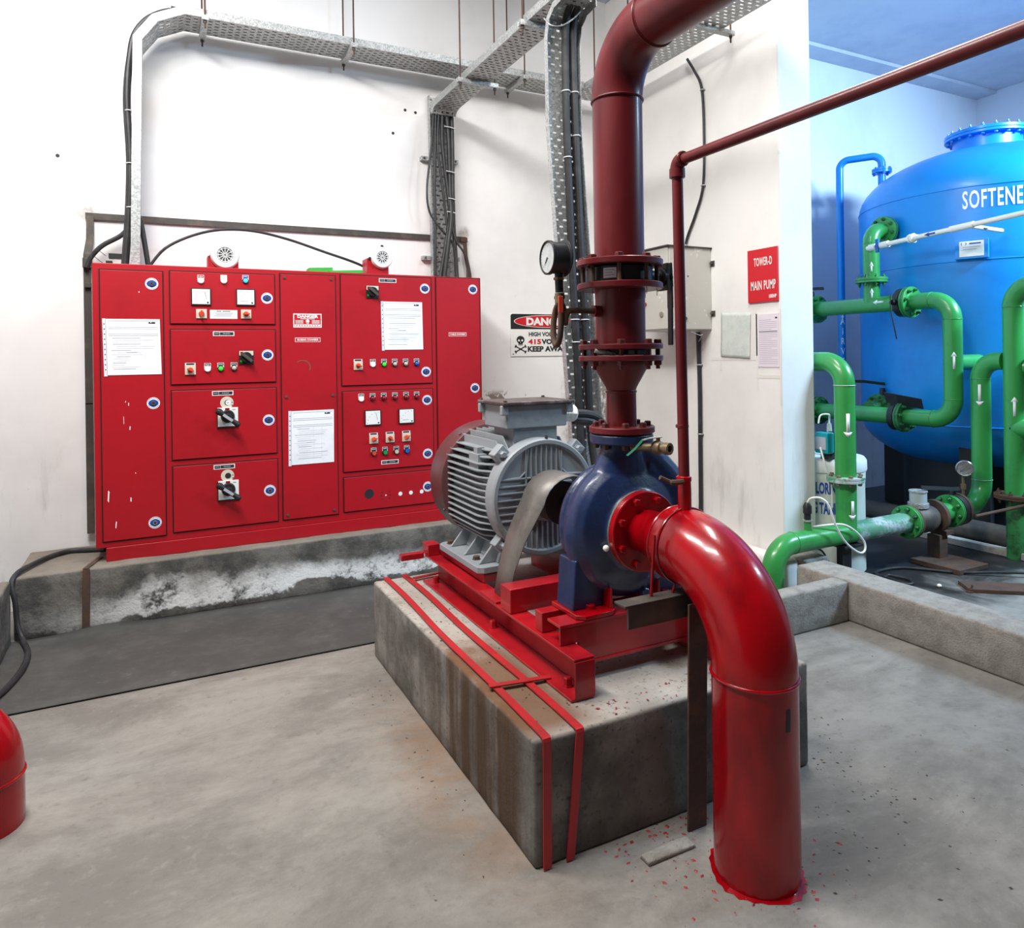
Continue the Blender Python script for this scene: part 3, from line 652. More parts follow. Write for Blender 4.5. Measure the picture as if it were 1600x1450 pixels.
# motor
mo = thing('electric_motor', 'grey finned electric motor with brown fan cowl behind the blue pump', 'motor', (XA, 2.96, 0.535))
RM = 0.250
body = MB('motor').lathe((XA, 2.70, ZA), (0, 1, 0), [(0.222, 0), (0.222, 0.56)], 40)
for i in range(15):                                       # side fins
    z = ZA-0.196+i*0.028
    h = math.sqrt(max(0.222**2-(z-ZA)**2, 0.0)); outr = min(0.252, math.sqrt(max(0.275**2-(z-ZA)**2, 0.01))+0.01)
    for s in (-1, 1):
        a = (h-0.03); b = outr
        body.prism([(a, 2.705), (a+0.03, 2.705), (b-0.005, 2.80), (b, 2.83), (b, 3.18), (a, 3.18)], z-0.0032, z+0.0032, lambda u, v, t, s=s: (XA+s*u, v, t))
for i in range(11):                                       # top and bottom fins
    x = -0.16+i*0.032
    for s in (1, -1):
        if s > 0 and abs(x) < 0.03: continue
        a = math.sqrt(0.222**2-x*x)-0.03; b = min(0.262, math.sqrt(0.275**2-x*x)+0.012)
        body.prism([(2.72, a), (2.72, a+0.03), (2.80, b), (3.17, b), (3.18, a)], x-0.0032, x+0.0032, lambda u, v, t, s=s: (XA+t, u, ZA+s*v))
body.box(XA-0.235, XA-0.175, 2.83, 2.93, ZA+0.10, ZA+0.178); body.box(XA-0.225, XA-0.19, 2.86, 2.90, ZA+0.178, ZA+0.205)
body.build('finned_body', mo, None, 0.0015, 30)
co = MB('cowl').lathe((XA, 3.15, ZA), (0, 1, 0), [(0.276, 0), (0.284, 0.004), (0.284, 0.15), (0.276, 0.175), (0.21, 0.205), (0.05, 0.212)], 48)
c_ = co.build('fan_cowl', mo, 'brown fan cowl', 0.002)
for a in (0.6, 2.2, 3.6, 5.3): bolt(c_, (XA+0.284*math.cos(a), 3.19, ZA+0.284*math.sin(a)), (math.cos(a), 0, math.sin(a)), 0.007, 0.006, 'cowl', 0, 'screw')
eb = MB('motor').lathe((XA, 2.735, ZA), (0, -1, 0), [(0.236, 0), (0.250, 0.006), (0.250, 0.075), (0.244, 0.083), (0.228, 0.083), (0.222, 0.070), (0.10, 0.062), (0.10, 0.095), (0.088, 0.104), (0.04, 0.106)], 56)
yb = 2.6600
for i in range(8):
    x = -0.088+i*0.025; zt = math.sqrt(0.226**2-x*x); zb = math.sqrt(max(0.10**2-x*x, 0))+0.004
    eb.box(XA+x-0.0035, XA+x+0.0035, yb, yb+0.03, ZA+zb, ZA+zt); eb.box(XA+x-0.0035, XA+x+0.0035, yb, yb+0.03, ZA-zt, ZA-zb)
for i in range(7):
    z = -0.088+i*0.029; xt = math.sqrt(0.226**2-z*z); xb = math.sqrt(max(0.10**2-z*z, 0))+0.004
    for s in (-1, 1): eb.box(*sorted((XA+s*xb, XA+s*xt)), yb, yb+0.03, ZA+z-0.0035, ZA+z+0.0035)
for s in (-1, 1):
    for t in (-1, 1):                                       # rim of the four pockets
        eb.tube([(XA+s*0.075, yb+0.006, ZA+t*0.212), (XA+s*0.085, yb+0.006, ZA+t*0.115), (XA+s*0.115, yb+0.006, ZA+t*0.09), (XA+s*0.212, yb+0.006, ZA+t*0.085)], 0.005, 8)
e_ = eb.build('end_shield', mo, 'round ribbed end shield', 0.0015, 30)
for a in (0.80, 2.34, 3.94, 5.48):
    x, z = XA+0.268*math.cos(a), ZA+0.268*math.sin(a)
    lg = MB('motor'); r = V((math.cos(a), 0, math.sin(a))); t = V((-math.sin(a), 0, math.cos(a)))
    lg.obox((XA+0.245*math.cos(a), 2.715, ZA+0.245*math.sin(a)), r*0.05, (0, 0.028, 0), t*0.033)
    l_ = lg.build('fixing_lug', mo, None, 0.006)
    bolt(l_, (x, 2.687, z), (0, -1, 0), 0.015, 0.022, 'motor')
bolt(mo, (XA+0.012, 2.66, ZA+0.25), (0, 0, 1), 0.006, 0.014, 'darkmetal', 0, 'grease_nipple')
tb = MB('motor'); tb.prism([(-0.155, 1.238), (0.155, 1.238), (0.150, 1.135), (-0.150, 1.135)], 2.735, 2.965, lambda u, v, t: (XA+0.012+u, t, v))
tb.box(XA-0.10, XA+0.12, 2.75, 2.95, 1.04, 1.137)
for x in (-0.15, 0.175):
    for y in (2.735, 2.965): tb.box(XA+x-0.018+0.0, XA+x+0.016, y-0.012, y+0.012, 1.195, 1.238)
t_ = tb.build('terminal_box', mo, None, 0.006)
ld = MB('lid').box(XA-0.165, XA+0.19, 2.71, 2.99, 1.238, 1.252).build('lid', t_, 'dark brown cover plate', 0.004)
for x in (-0.150, 0.175):
    for y in (2.725, 2.975): bolt(t_, (XA+x, y, 1.252), (0, 0, 1), 0.008, 0.008, 'lid', 0, 'screw')
gl = MB('white').lathe((XA+0.165, 2.83, 1.185), (1, -0.1, -0.05), [(0.046, 0), (0.046, 0.045), (0.036, 0.048), (0.036, 0.062), (0.040, 0.064), (0.040, 0.088), (0.024, 0.1)], 8)
gl.build('cable_gland', mo, 'cream cable gland', 0.002)
for s in (-1, 1):
    ft = MB('motor'); xo, xi = (XA+s*0.285, XA+s*0.16)
    ft.prism([(0.29, 2.735), (0.29, 3.17), (0.265, 3.19), (0.16, 3.19), (0.16, 2.715), (0.265, 2.715)], 0.536, 0.566, lambda u, v, t, s=s: (XA+s*u, v, t))
    for y in (2.76, 2.92, 3.08): ft.prism([(0.27, 0.566), (0.16, 0.566), (0.10, 0.68), (0.165, 0.69)], y, y+0.012, lambda u, v, t, s=s: (XA+s*u, t, v))
    ft.prism([(0.19, 0.566), (0.15, 0.566), (0.10, 0.68), (0.14, 0.70)], 2.74, 3.17, lambda u, v, t, s=s: (XA+s*u, t, v))
    f_ = ft.build('foot', mo, None, 0.005)
    for y in (2.84, 3.14): bolt(f_, (XA+s*0.245, y, 0.566), (0, 0, 1), 0.015, 0.016, 'rust', 0, 'foot_bolt')

# coupling guard: a bent sheet strip arching over the shaft coupling
gd = MB('guard'); prof = [(-0.285, 0.507), (-0.262, 0.62), (-0.225, 0.735), (-0.175, 0.835)]
prof += [(0.135*math.cos(a)-0.022, 0.845+0.128*math.sin(a)) for a in [PI*0.93-PI*0.86*k/12 for k in range(13)]]
prof += [(0.15, 0.80), (0.18, 0.70), (0.21, 0.60), (0.235, 0.507)]
vs = []; yw = [2.475+0.002, 2.60]
for i, (u, z) in enumerate(prof):
    q = max(0.0, min(1.0, (z-0.6)/0.25))
    for y in (2.442-0.052*q, 2.572): vs.append((XA+u, y, z))
gd.add(vs, [(2*i, 2*i+1, 2*i+3, 2*i+2) for i in range(len(prof)-1)])
tag(gd.build('coupling_guard', None, None, 0, 60, solid=0.004), 'bare grey bent steel strip guard arching over the coupling before the motor', 'coupling guard')
sh = thing('shaft_coupling', 'dark round shaft coupling under the grey bent guard', 'coupling', (XA, 2.55, 0.74))
MB('darkmetal').lathe((XA, 2.63, ZA), (0, -1, 0), [(0.03, 0), (0.03, 0.02), (0.085, 0.02), (0.085, 0.08), (0.088, 0.082), (0.088, 0.13), (0.03, 0.13), (0.03, 0.17)], 32).build('coupling_hub', sh, None, 0.002)

# pump
pu = thing('centrifugal_pump', 'dark blue cast centrifugal pump on the red base frame', 'pump', (XA, 2.15, 0.566))
vo = MB('pump')
vo.lathe((XA, 2.19, ZA), (0, -1, 0), [(0.07, 0), (0.20, 0.008), (0.219, 0.016), (0.222, 0.038), (0.210, 0.050), (0.224, 0.072), (0.232, 0.10), (0.228, 0.13), (0.203, 0.158), (0.158, 0.178), (0.134, 0.188), (0.128, 0.208)], 56)
n = 40; vs = []                                           # spiral volute ring
for i in range(n+1):
    ph = math.radians(120+310*i/n); R = 0.172+0.032*i/n; r = 0.050+0.045*i/n
    c = V((XA+R*math.cos(ph), 2.095, ZA+R*math.sin(ph)))
    for j in range(12):
        b = 2*PI*j/12; rad = V((math.cos(ph), 0, math.sin(ph)))
        vs.append(c+rad*(r*math.cos(b))+V((0, 1, 0))*(min(r, 0.068)*1.0*math.sin(b)))
vo.add(vs, [(i*12+j, (i+1)*12+j, (i+1)*12+(j+1) % 12, i*12+(j+1) % 12) for i in range(n) for j in range(12)]+[tuple(range(12)), tuple(n*12+j for j in range(12))])
rg_ = [(0.86, 0.215, 0.072), (0.93, 0.195, 0.072), (1.00, 0.150, 0.068), (1.06, 0.108, 0.066), (1.11, 0.080, 0.068), (1.15, 0.076, 0.072)]
vo.add([(XA-0.003+rx*math.cos(2*PI*j/24), 2.09+ry*math.sin(2*PI*j/24), z) for z, rx, ry in rg_ for j in range(24)], [(i*24+j, i*24+(j+1) % 24, (i+1)*24+(j+1) % 24, (i+1)*24+j) for i in range(5) for j in range(24)]+[tuple(range(24)), tuple(120+j for j in range(24))])
vo.tube([(XA+0.215, 2.10, 0.86), (XA+0.19, 2.10, 0.98), (XA+0.11, 2.10, 1.07), (XA+0.02, 2.10, 1.12)], [0.085, 0.08, 0.07, 0.06], 16)
for a in (-2.2, -0.9): vo.sphere((XA+0.26*math.cos(a), 2.1, ZA+0.26*math.sin(a)), 0.028)
def rm(o):
    d = o.modifiers.new('remesh', 'REMESH'); d.mode = 'VOXEL'; d.voxel_size = 0.006; d.use_smooth_shade = True
    d = o.modifiers.new('smooth', 'SMOOTH'); d.factor = 0.5; d.iterations = 4
vo.build('volute_casing', pu, None, 0, 180, mods=rm)
bh = MB('pump').lathe((XA, 2.185, ZA), (0, 1, 0), [(0.16, 0), (0.16, 0.02), (0.10, 0.04), (0.075, 0.10), (0.075, 0.195), (0.03, 0.196), (0.03, 0.26)], 32)
bh.build('bearing_housing', pu, None, 0.002)
for s in (-1, 1):
    lg = MB('pump'); x = XA+s*0.16
    lg.prism([(-0.075, 0.578), (0.055, 0.578), (0.05, 0.66), (0.10, 0.75), (-0.06, 0.75)] if s < 0 else [(0.075, 0.578), (-0.055, 0.578), (-0.05, 0.66), (-0.10, 0.75), (0.06, 0.75)], 2.06, 2.17, lambda u, v, t, x=x: (x+u, t, v))
    lg.build('leg', pu, None, 0.008)
    pd = MB('glossred').prism([(-0.085, 2.02), (-0.06, 2.0), (0.05, 2.0), (0.075, 2.02), (0.075, 2.185), (-0.085, 2.185)], 0.567, 0.582, lambda u, v, t, x=x: (x+u, v, t))
    pd.prism([(0.05, 0.58), (0.066, 0.58), (0.062, 0.65), (0.056, 0.65)], 2.02, 2.18, lambda u, v, t, x=x, s=s: (x-s*u if s > 0 else x+u, t, v))
    p_ = pd.build('foot', pu, 'red painted foot pad', 0.004)
    bolt(p_, (x-0.005, 2.055, 0.582), (0, 0, 1), 0.016, 0.014, 'glossred', 0, 'foot_bolt')
    bolt(p_, (x-0.045, 2.17, 0.582), (0, 0, 1), 0.013, 0.012, 'glossred', 0, 'foot_bolt')
fl = MB('pump').lathe((XA-0.005, 2.085, 1.137), (0, 0, 1), [(0.108, 0), (0.112, 0.004), (0.112, 0.030), (0.108, 0.034)], 40).build('discharge_flange', pu, None, 0.002)
for i in range(8):
    a = 0.3+i*PI/4; bolt(fl, (XA-0.005+0.09*math.cos(a), 2.085+0.09*math.sin(a), 1.137), (0, 0, -1), 0.012, 0.018, 'darkmetal', 0, 'nut')
sf = MB('guard').lathe((XA, 1.992, ZA), (0, -1, 0), [(0.135, 0), (0.1385, 0.003), (0.1385, 0.012)], 40).build('suction_gasket_face', pu, 'bare metal edge of the suction flange')
cp = MB('white').sphere((XA-0.142, 1.99, 0.80), 0.011).build('drain_plug', pu, 'small pale drain plug')
bolt(pu, (XA-0.005, 1.97, 0.640), (0, -1, 0), 0.016, 0.018, 'pump')
bv = thing('ball_valve', 'small brass air cock with bent green-gripped lever under the discharge flange', 'valve', (XA+0.015, 1.97, 1.12))
mb = MB('brass').tube([(XA-0.01, 2.02, 1.128), (XA+0.03, 1.94, 1.132)], 0.014, 12); mb.lathe((XA+0.03, 1.945, 1.132), (0.25, -1, 0), [(0.02, 0), (0.024, 0.006), (0.022, 0.03), (0.014, 0.034), (0.014, 0.045), (0.021, 0.046), (0.021, 0.066), (0.012, 0.066), (0.012, 0.05)], 12)
mb.cyl((XA+0.034, 1.928, 1.145), (XA+0.034, 1.928, 1.168), 0.007, n=10); mb.build('valve_body', bv, None, 0.001)
mb = MB('galv')
hp = [(XA+0.045, 1.925, 1.168), (XA+0.01, 1.935, 1.166), (XA-0.02, 1.942, 1.160), (XA-0.045, 1.95, 1.132), (XA-0.075, 1.955, 1.110)]
for i in range(4):
    a, b = V(hp[i]), V(hp[i+1]); t = (b-a); s_ = V((0.25, 0.95, 0)).normalized()*0.009; nn = t.cross(s_).normalized()*0.0018
    mb.use('galv' if i < 2 else 'dgreen').obox((a+b)/2, t*0.52, s_, nn)
mb.build('lever', bv, 'green gripped lever', 0.001)

# suction pipe
su = thing('suction_pipe', 'thick glossy red suction pipe rising from the floor and bending into the pump', 'pipe', (1.49, 1.475, 0))
RS = 0.1165; YS = 1.475
MB('glossred').cyl((XA, YS, 0.0), (XA, YS, 0.552), RS, n=56).build('riser', su)
for c_, a_, r_, q_ in (((XA, YS, 0.552), (0, 0, 1), RS+0.0005, 0.0048), ((XA, 1.752, ZA), (0, 1, 0), RS+0.001, 0.0045), ((XA, 1.80, ZA), (0, 1, 0), RS-0.002, 0.005)): MB('glossred').torus(c_, a_, r_, q_, 56, 8).build('weld_bead', su)
el = fillet([(XA, YS, 0.552), (XA, YS, ZA), (XA, 1.762, ZA)], 0.285, 22)
MB('glossred').tube(el, RS, 56).build('elbow', su)
MB('glossred').lathe((XA, 1.762, ZA), (0, 1, 0), [(RS, 0), (RS, 0.04), (0.100, 0.075), (0.082, 0.10), (0.078, 0.125), (0.076, 0.13), (0.0755, 0.20)], 56).build('reducer', su)
f_ = MB('glossred').lathe((XA, 1.980, ZA), (0, -1, 0), [(0.138, 0), (0.138, 0.020), (0.134, 0.024), (0.082, 0.024)], 48).build('flange', su, None, 0.0015)
ring_bolts(f_, (XA, 1.957, ZA), (0, -1, 0), 0.113, 8, 0.0135, 0.016, 'glossred', 0, 0.39, None, (0, 0, 1))
MB('glossred').tube([(1.42, 1.725, 0.742), (1.412, 1.73, 0.712)], 0.004, 8).build('drip', su)
MB('black').obox((XA+0.002, YS-0.1163, 0.47), (0.0075, 0, 0), (0, 0.0012, 0), (0.001, 0, 0.030)).build('scar', su, 'dark chipped spot on the riser', 0.001)
rg = MB('chip'); rnd = random.Random(3)
for i in range(44):
    a = 2*PI*i/44; b = 2*PI*(i+1)/44; ra = RS+0.007+0.010*abs(math.sin(i*1.7))+0.005*math.sin(i*0.6)
    rb = RS+0.007+0.010*abs(math.sin(((i+1) % 44)*1.7))+0.005*math.sin(((i+1) % 44)*0.6)
    p = [(XA+r*math.cos(q), YS+r*math.sin(q), z) for r, q, z in ((RS-0.004, a, 0.0035), (RS-0.004, b, 0.0035), (rb, b, 0.001), (ra, a, 0.001))]
    rg.use('glossred').add(p, [(0, 1, 2, 3)])
tag(rg.build('paint_ring', None, None, 0, 60), 'spilled red paint ring on the floor around the suction pipe foot', 'paint spill', None, 'stuff')

# thin red pipe
tp = thing('small_bore_pipe', 'thin maroon pipe rising from the suction reducer then running overhead to the right', 'pipe', (XA, 1.757, 0.96))
MB('maroon').cyl((XA, 1.757, 0.955), (XA, 1.770, 2.03), 0.0172, n=20).build('riser', tp)
MB('maroon').cyl((XA, 1.77, 2.06), (XA, 0.10, 2.06), 0.0172, n=20).build('overhead_run', tp)
mb = MB('maroon').tube(fillet([(XA, 1.770, 2.03), (XA, 1.770, 2.062), (XA, 1.735, 2.062)], 0.028, 8), 0.022, 20); mb.cyl((XA, 1.77, 2.008), (XA, 1.77, 2.036), 0.0245, n=20); mb.torus((XA, 1.742, 2.062), (0, 1, 0), 0.020, 0.005, 20, 8)
mb.build('elbow', tp)
mb = MB('maroon').lathe((XA, 1.764, 1.215), (0, 0, 1), [(0.017, 0), (0.0205, 0.002), (0.0205, 0.01), (0.017, 0.012)], 20); mb.build('weld_collar', tp)
mb = MB('glossred').lathe((XA, 1.760, 1.045), (0, 0, 1), [(0.018, 0), (0.024, 0.003), (0.024, 0.016), (0.018, 0.02)], 20); mb.build('union', tp)
MB('glossred').lathe((XA, 1.757, 0.950), (0, 0, 1), [(0.021, 0), (0.021, 0.07), (0.020, 0.1)], 20).build('socket', tp)
tag(MB('rust').tube(smoothpath([(XA-0.018, 1.742, 1.050), (XA-0.05, 1.75, 1.049), (XA-0.062, 1.76, 1.053), (XA-0.09, 1.765, 1.066)], 4), [0.009]*6+[0.007]*7, 8).build('wire_tie', None), 'rusty orange wire stub twisted round the thin maroon pipe foot', 'wire')

# support post with angle bracket
sp = thing('pipe_support', 'weathered dark steel post with angle bracket under the suction elbow', 'pipe support', (1.49, 1.69, 0))
mb = MB('rust'); a0 = V((1.462, 1.690, 0)); a1 = V((1.452, 1.660, 0.70))
for i in range(1):
    mb.obox((a0+a1)/2+V((0, 0.0, 0)), (0.036, 0, 0), (0, 0.004, 0), (a1-a0)/2); mb.obox((a0+a1)/2+V((0.033, 0.03, 0)), (0.004, 0, 0), (0, 0.033, 0), (a1-a0)/2)
mb.build('post', sp, None, 0.002)
mb = MB('darkmetal').box(1.226, 1.50, 1.700, 1.708, 0.645, 0.713).box(1.215, 1.50, 1.700, 1.756, 0.708, 0.716); mb.build('angle_bracket', sp, 'dark angle iron arm', 0.002)
MB('glossred').tube([(1.336, 1.735, 0.716), (1.352, 1.735, 0.90)], 0.005, 8).build('tie_rod', sp, 'thin red rod')

# red earthing strips over the block
zt = 0.3665
def strip(name_label, xa, xb, yfar, xf, zend, grp=None):
    t = thing('earthing_strip', name_label, 'earthing strip', ((xa+xb)/2, 2.5, 0))
    wd = 0.013; mb = MB('stripred'); pts = []
    n = 16
    for i in range(n+1):
        f = i/n; y = yfar+(1.757-yfar)*f; x = xa+(xb-xa)*f+0.004*math.sin(f*9); z = zt+0.003+0.004*abs(math.sin(f*7))*(1-f)
        pts.append((x, y, z))
    pts += [(xb, 1.752, zt+0.002), (xb, 1.7495, zt-0.006)]
    for i in range(9): f = i/8; pts.append((xb+(xf-xb)*f, 1.7495, (zt-0.006)*(1-f)+zend*f))
    vs = []
    for p in pts: vs += [(p[0]-wd, p[1], p[2]), (p[0]+wd, p[1], p[2])]
    mb.add(vs, [(2*i, 2*i+1, 2*i+3, 2*i+2) for i in range(len(pts)-1)])
    mb.build('flat_bar', t, None, 0, 15, True, solid=0.005); return t
strip('outer red painted earthing strip along the left edge of the foundation block', 1.003, 0.976, 3.40, 0.972, 0.004)
strip('inner red painted earthing strip between outer strip and the base frame', 1.097, 1.086, 3.40, 1.047, 0.004)
tag(MB('stripred').obox((1.065, 2.085, zt+0.010), (0.105, -0.018, 0), (0.003, 0.011, 0), (0, 0, 0.0028)).build('earthing_link', None, None, 0.001), 'short red cross link joining both earthing strips near the front of the frame', 'earthing link')
tag(MB('stripred').obox((1.19, 3.315, zt+0.010), (0.075, 0.012, 0), (-0.002, 0.011, 0), (0, 0, 0.0028)).build('earthing_link', None, None, 0.001), 'short red link from the inner earthing strip to the far frame end', 'earthing link')
# ------------------------------------------------------------------ discharge column
DX, DY = 1.487, 2.085
dp = thing('discharge_pipe', 'maroon discharge pipe rising from the pump and bending overhead towards the viewer', 'pipe', (DX, DY, 1.173))
def dfl(z0, z1, r, name='flange'):
    return MB('maroon').lathe((DX, DY, z0), (0, 0, 1), [(r-0.003, 0), (r, 0.003), (r, z1-z0-0.003), (r-0.003, z1-z0)], 56).build(name, dp, None, 0)
def dbolts(f, z, R, n, a0, r, h, down=None, m='maroonbolt', shank=0.0):
    for i in range(n):
        a = a0+2*PI*i/n; p = (DX+R*math.cos(a), DY+R*math.sin(a))
        bolt(f, (*p, z), (0, 0, 1), r, h, m)
        if down is not None: bolt(f, (*p, down), (0, 0, -1), r, h*1.1, m, shank, 'nut')
f1 = dfl(1.174, 1.197, 0.116); dbolts(f1, 1.197, 0.092, 8, 0.3, 0.0125, 0.016)
MB('maroon').lathe((DX, DY, 1.195), (0, 0, 1), [(0.053, 0), (0.0525, 0.118), (0.055, 0.121), (0.055, 0.126), (0.052, 0.129), (0.056, 0.140), (0.096, 0.212), (0.102, 0.226), (0.102, 0.24)], 48).build('reducer', dp)
f2 = dfl(1.428, 1.447, 0.149); dbolts(f2, 1.487, 0.130, 8, 0.18, 0.0145, 0.016, 1.428, 'maroonbolt', 0.012)
f3 = dfl(1.468, 1.487, 0.149)
for i in range(8):
    a = 0.18+i*PI/4
    for z0, z1, ff in ((1.445, 1.470, f2), ):
        MB('maroonbolt').cyl((DX+0.130*math.cos(a), DY+0.130*math.sin(a), z0), (DX+0.130*math.cos(a), DY+0.130*math.sin(a), z1), 0.0085, n=8).build('stud', ff)
MB('maroon').cyl((DX, DY, 1.485), (DX, DY, 1.690), 0.0885, n=48).build('spool', dp)
f4 = dfl(1.680, 1.702, 0.151); f5 = dfl(1.762, 1.784, 0.153)
dbolts(f5, 1.784, 0.130, 8, 0.16, 0.0155, 0.014, None); dbolts(f4, 1.702, 0.130, 8, 0.16, 0.002, 0.001, 1.680, 'maroonbolt', 0.022)
for i in range(8):
    a = 0.16+i*PI/4; MB('rust').cyl((DX+0.130*math.cos(a), DY+0.130*math.sin(a), 1.70), (DX+0.130*math.cos(a), DY+0.130*math.sin(a), 1.765), 0.0078, n=8).build('stud', f4)
MB('maroon').cyl((DX, DY, 1.780), (DX, DY, 2.350), 0.0885, n=56).build('riser', dp)
el = fillet([(DX, DY, 2.35), (DX, DY, 2.555), (DX, 1.86, 2.555)], 0.2, 20)
MB('maroon').tube(el, 0.0905, 56).build('elbow', dp)
MB('maroon').cyl((DX, 1.87, 2.555), (DX, 0.10, 2.555), 0.0890, n=56).build('overhead_run', dp)
MB('maroon').torus((DX, DY, 2.351), (0, 0, 1), 0.0905, 0.0042, 56, 8).build('weld_bead', dp); MB('maroon').torus((DX, 1.868, 2.555), (0, 1, 0), 0.0905, 0.0042, 56, 8).build('weld_bead', dp)
MB('maroon').cyl((DX-0.085, DY, 1.603), (DX-0.115, DY, 1.603), 0.020, n=14).build('socket', dp)
bf = thing('butterfly_valve', 'black wafer butterfly valve with long hanging lever in the maroon discharge pipe', 'valve', (DX, DY, 1.703))
MB('black').lathe((DX, DY, 1.703), (0, 0, 1), [(0.108, 0), (0.116, 0.006), (0.116, 0.053), (0.108, 0.0585)], 40).build('body', bf)
nk = MB('black').tube([(DX+0.09, DY, 1.733), (DX+0.19, DY, 1.733)], [0.030, 0.018], 14); nk.cyl((DX+0.18, DY, 1.733), (DX+0.195, DY, 1.733), 0.032, n=12); nk.cyl((DX+0.195, DY, 1.733), (DX+0.235, DY, 1.733), 0.011, n=10)
nk.obox((DX+0.195, DY, 1.733), (0.006, 0, 0), (0, 0.03, 0), (0, 0, 0.05)); nk.build('neck', bf, None, 0.002)
lv = MB('black'); lp = [V((DX+0.222, DY, 1.785)), V((DX+0.225, DY-0.002, 1.70)), V((DX+0.222, DY-0.006, 1.62)), V((DX+0.221, DY-0.006, 1.485))]
for i in range(3): a, b = lp[i], lp[i+1]; lv.obox((a+b)/2, (0.0035, 0, 0), (0, 0.0165-0.002*i, 0), (b-a)*0.52)
lv.build('lever', bf, 'long black lever', 0.002)
mb = MB('white')
for k, (a0, a1, z0, z1, m_) in enumerate(((-2.68, -2.28, 1.713, 1.748, 'sleeve'), (-2.62, -2.34, 1.739, 1.743, 'ink'), (-2.62, -2.40, 1.730, 1.733, 'ink'), (-2.62, -2.34, 1.721, 1.724, 'ink'))):
    q = [a0+(a1-a0)*i/6 for i in range(7)]; r = 0.1168+0.0005*k
    mb.use(m_).add([(DX+r*math.cos(a), DY+r*math.sin(a), z) for a in q for z in (z0, z1)], [(2*i, 2*i+2, 2*i+3, 2*i+1) for i in range(6)])
mb.build('rating_label', bf, 'worn pale rating label')
wc = thing('check_valve', 'black wafer check valve clamped between the lower maroon flanges', 'valve', (DX, DY, 1.448))
MB('black').cyl((DX, DY, 1.4475), (DX, DY, 1.4675), 0.108, n=40).build('body', wc)
mb = MB('ink')
for a0, a1 in ((-2.25, -2.1), (-1.95, -1.75), (-1.65, -1.25)):
    q = [a0+(a1-a0)*i/4 for i in range(5)]; mb.add([(DX+0.1088*math.cos(a), DY+0.1088*math.sin(a), z) for a in q for z in (1.451, 1.464)], [(2*i, 2*i+2, 2*i+3, 2*i+1) for i in range(4)])
mb.build('embossed_text', wc, 'pale worn raised marks')
mb = MB('galv'); a = -2.65; p = V((DX+0.125*math.cos(a), DY+0.125*math.sin(a), 1.459)); mb.tube([p+V((-0.03, 0.012, 0.006)), p, p+V((0.035, -0.016, -0.008))], [0.008, 0.010, 0.006], 10)
mb.build('handle', wc, 'small bare metal handle')

# pressure gauge on siphon
pg = thing('pressure_gauge', 'black pressure gauge on a rusty looped siphon beside the maroon discharge pipe', 'gauge', (1.236, DY, 1.477))
mb = MB('black').lathe((1.262, DY, 1.782), (-1, 0.06, 0), [(0.058, 0), (0.064, 0.002), (0.064, 0.007), (0.054, 0.009), (0.054, 0.056), (0.0585, 0.058), (0.0585, 0.070), (0.054, 0.072), (0.052, 0.066)], 36); mb.build('case', pg, None, 0.001)
dl = MB('glass').lathe((1.262, DY, 1.782), (-1, 0.06, 0), [(0.0515, 0.064), (0.0515, 0.067)], 36)
fy = lambda u, v: (1.1943-0.06*0.0, DY+0.004-u, 1.782+v)
for k in range(21):
    a = PI*1.25-k*PI*1.5/20; c, s_ = math.cos(a), math.sin(a); r0, r1 = (0.036, 0.044) if k % 5 == 0 else (0.040, 0.044)
    dl.use('inkdark').add([fy(r0*c-0.0008*s_, r0*s_+0.0008*c), fy(r1*c-0.0008*s_, r1*s_+0.0008*c), fy(r1*c+0.0008*s_, r1*s_-0.0008*c), fy(r0*c+0.0008*s_, r0*s_-0.0008*c)], [(0, 1, 2, 3)])
dl.add([fy(-0.004, 0.003), fy(0.004, -0.002), fy(-0.025, -0.028)], [(0, 1, 2)]); dl.build('dial', pg, 'pale dial face')
mb = MB('black').cyl((1.235, DY, 1.73), (1.237, DY, 1.665), 0.014, n=14); mb.use('brass').cyl((1.235, DY, 1.715), (1.235, DY, 1.707), 0.0185, n=6); mb.cyl((1.237, DY, 1.662), (1.237, DY, 1.628), 0.0165, n=12)
mb.use('black').cyl((1.237, DY-0.02, 1.648), (1.237, DY+0.02, 1.648), 0.010, n=10); mb.build('gauge_cock', pg)
MB('orange').obox((1.226, DY-0.026, 1.622), (0.009, 0, 0), (0, 0.003, 0), (0, 0, 0.028)).build('cock_lever', pg, 'red lever', 0.002)
cx_, cz = 1.237, 1.545; lp = [(1.238, DY, 1.64), (1.238, DY, 1.60)]
for i in range(27):
    a = 0.55-2*PI*i/24; lp.append((1.238-0.012*i/26+0.014*(i/26), DY+0.058*math.sin(-a+0.0)*1.0, cz+0.060*math.cos(a*1.0)))
lp = [(1.239, DY-0.004, 1.640), (1.239, DY-0.004, 1.600)]+[(1.239-0.004*math.sin(i*0.26)+0.016*i/24, DY+0.028-0.032*math.cos(i*2*PI/24), 1.558-0.072*math.sin(i*2*PI/24)*1.0) for i in range(25)]
lp += [(1.262, DY, 1.585), (1.275, DY, 1.601), (1.30, DY, 1.604), (DX-0.10, DY, 1.603)]
MB('rust').tube(smoothpath(lp, 3), 0.0105, 12).build('siphon', pg, 'rusty looped siphon tube')

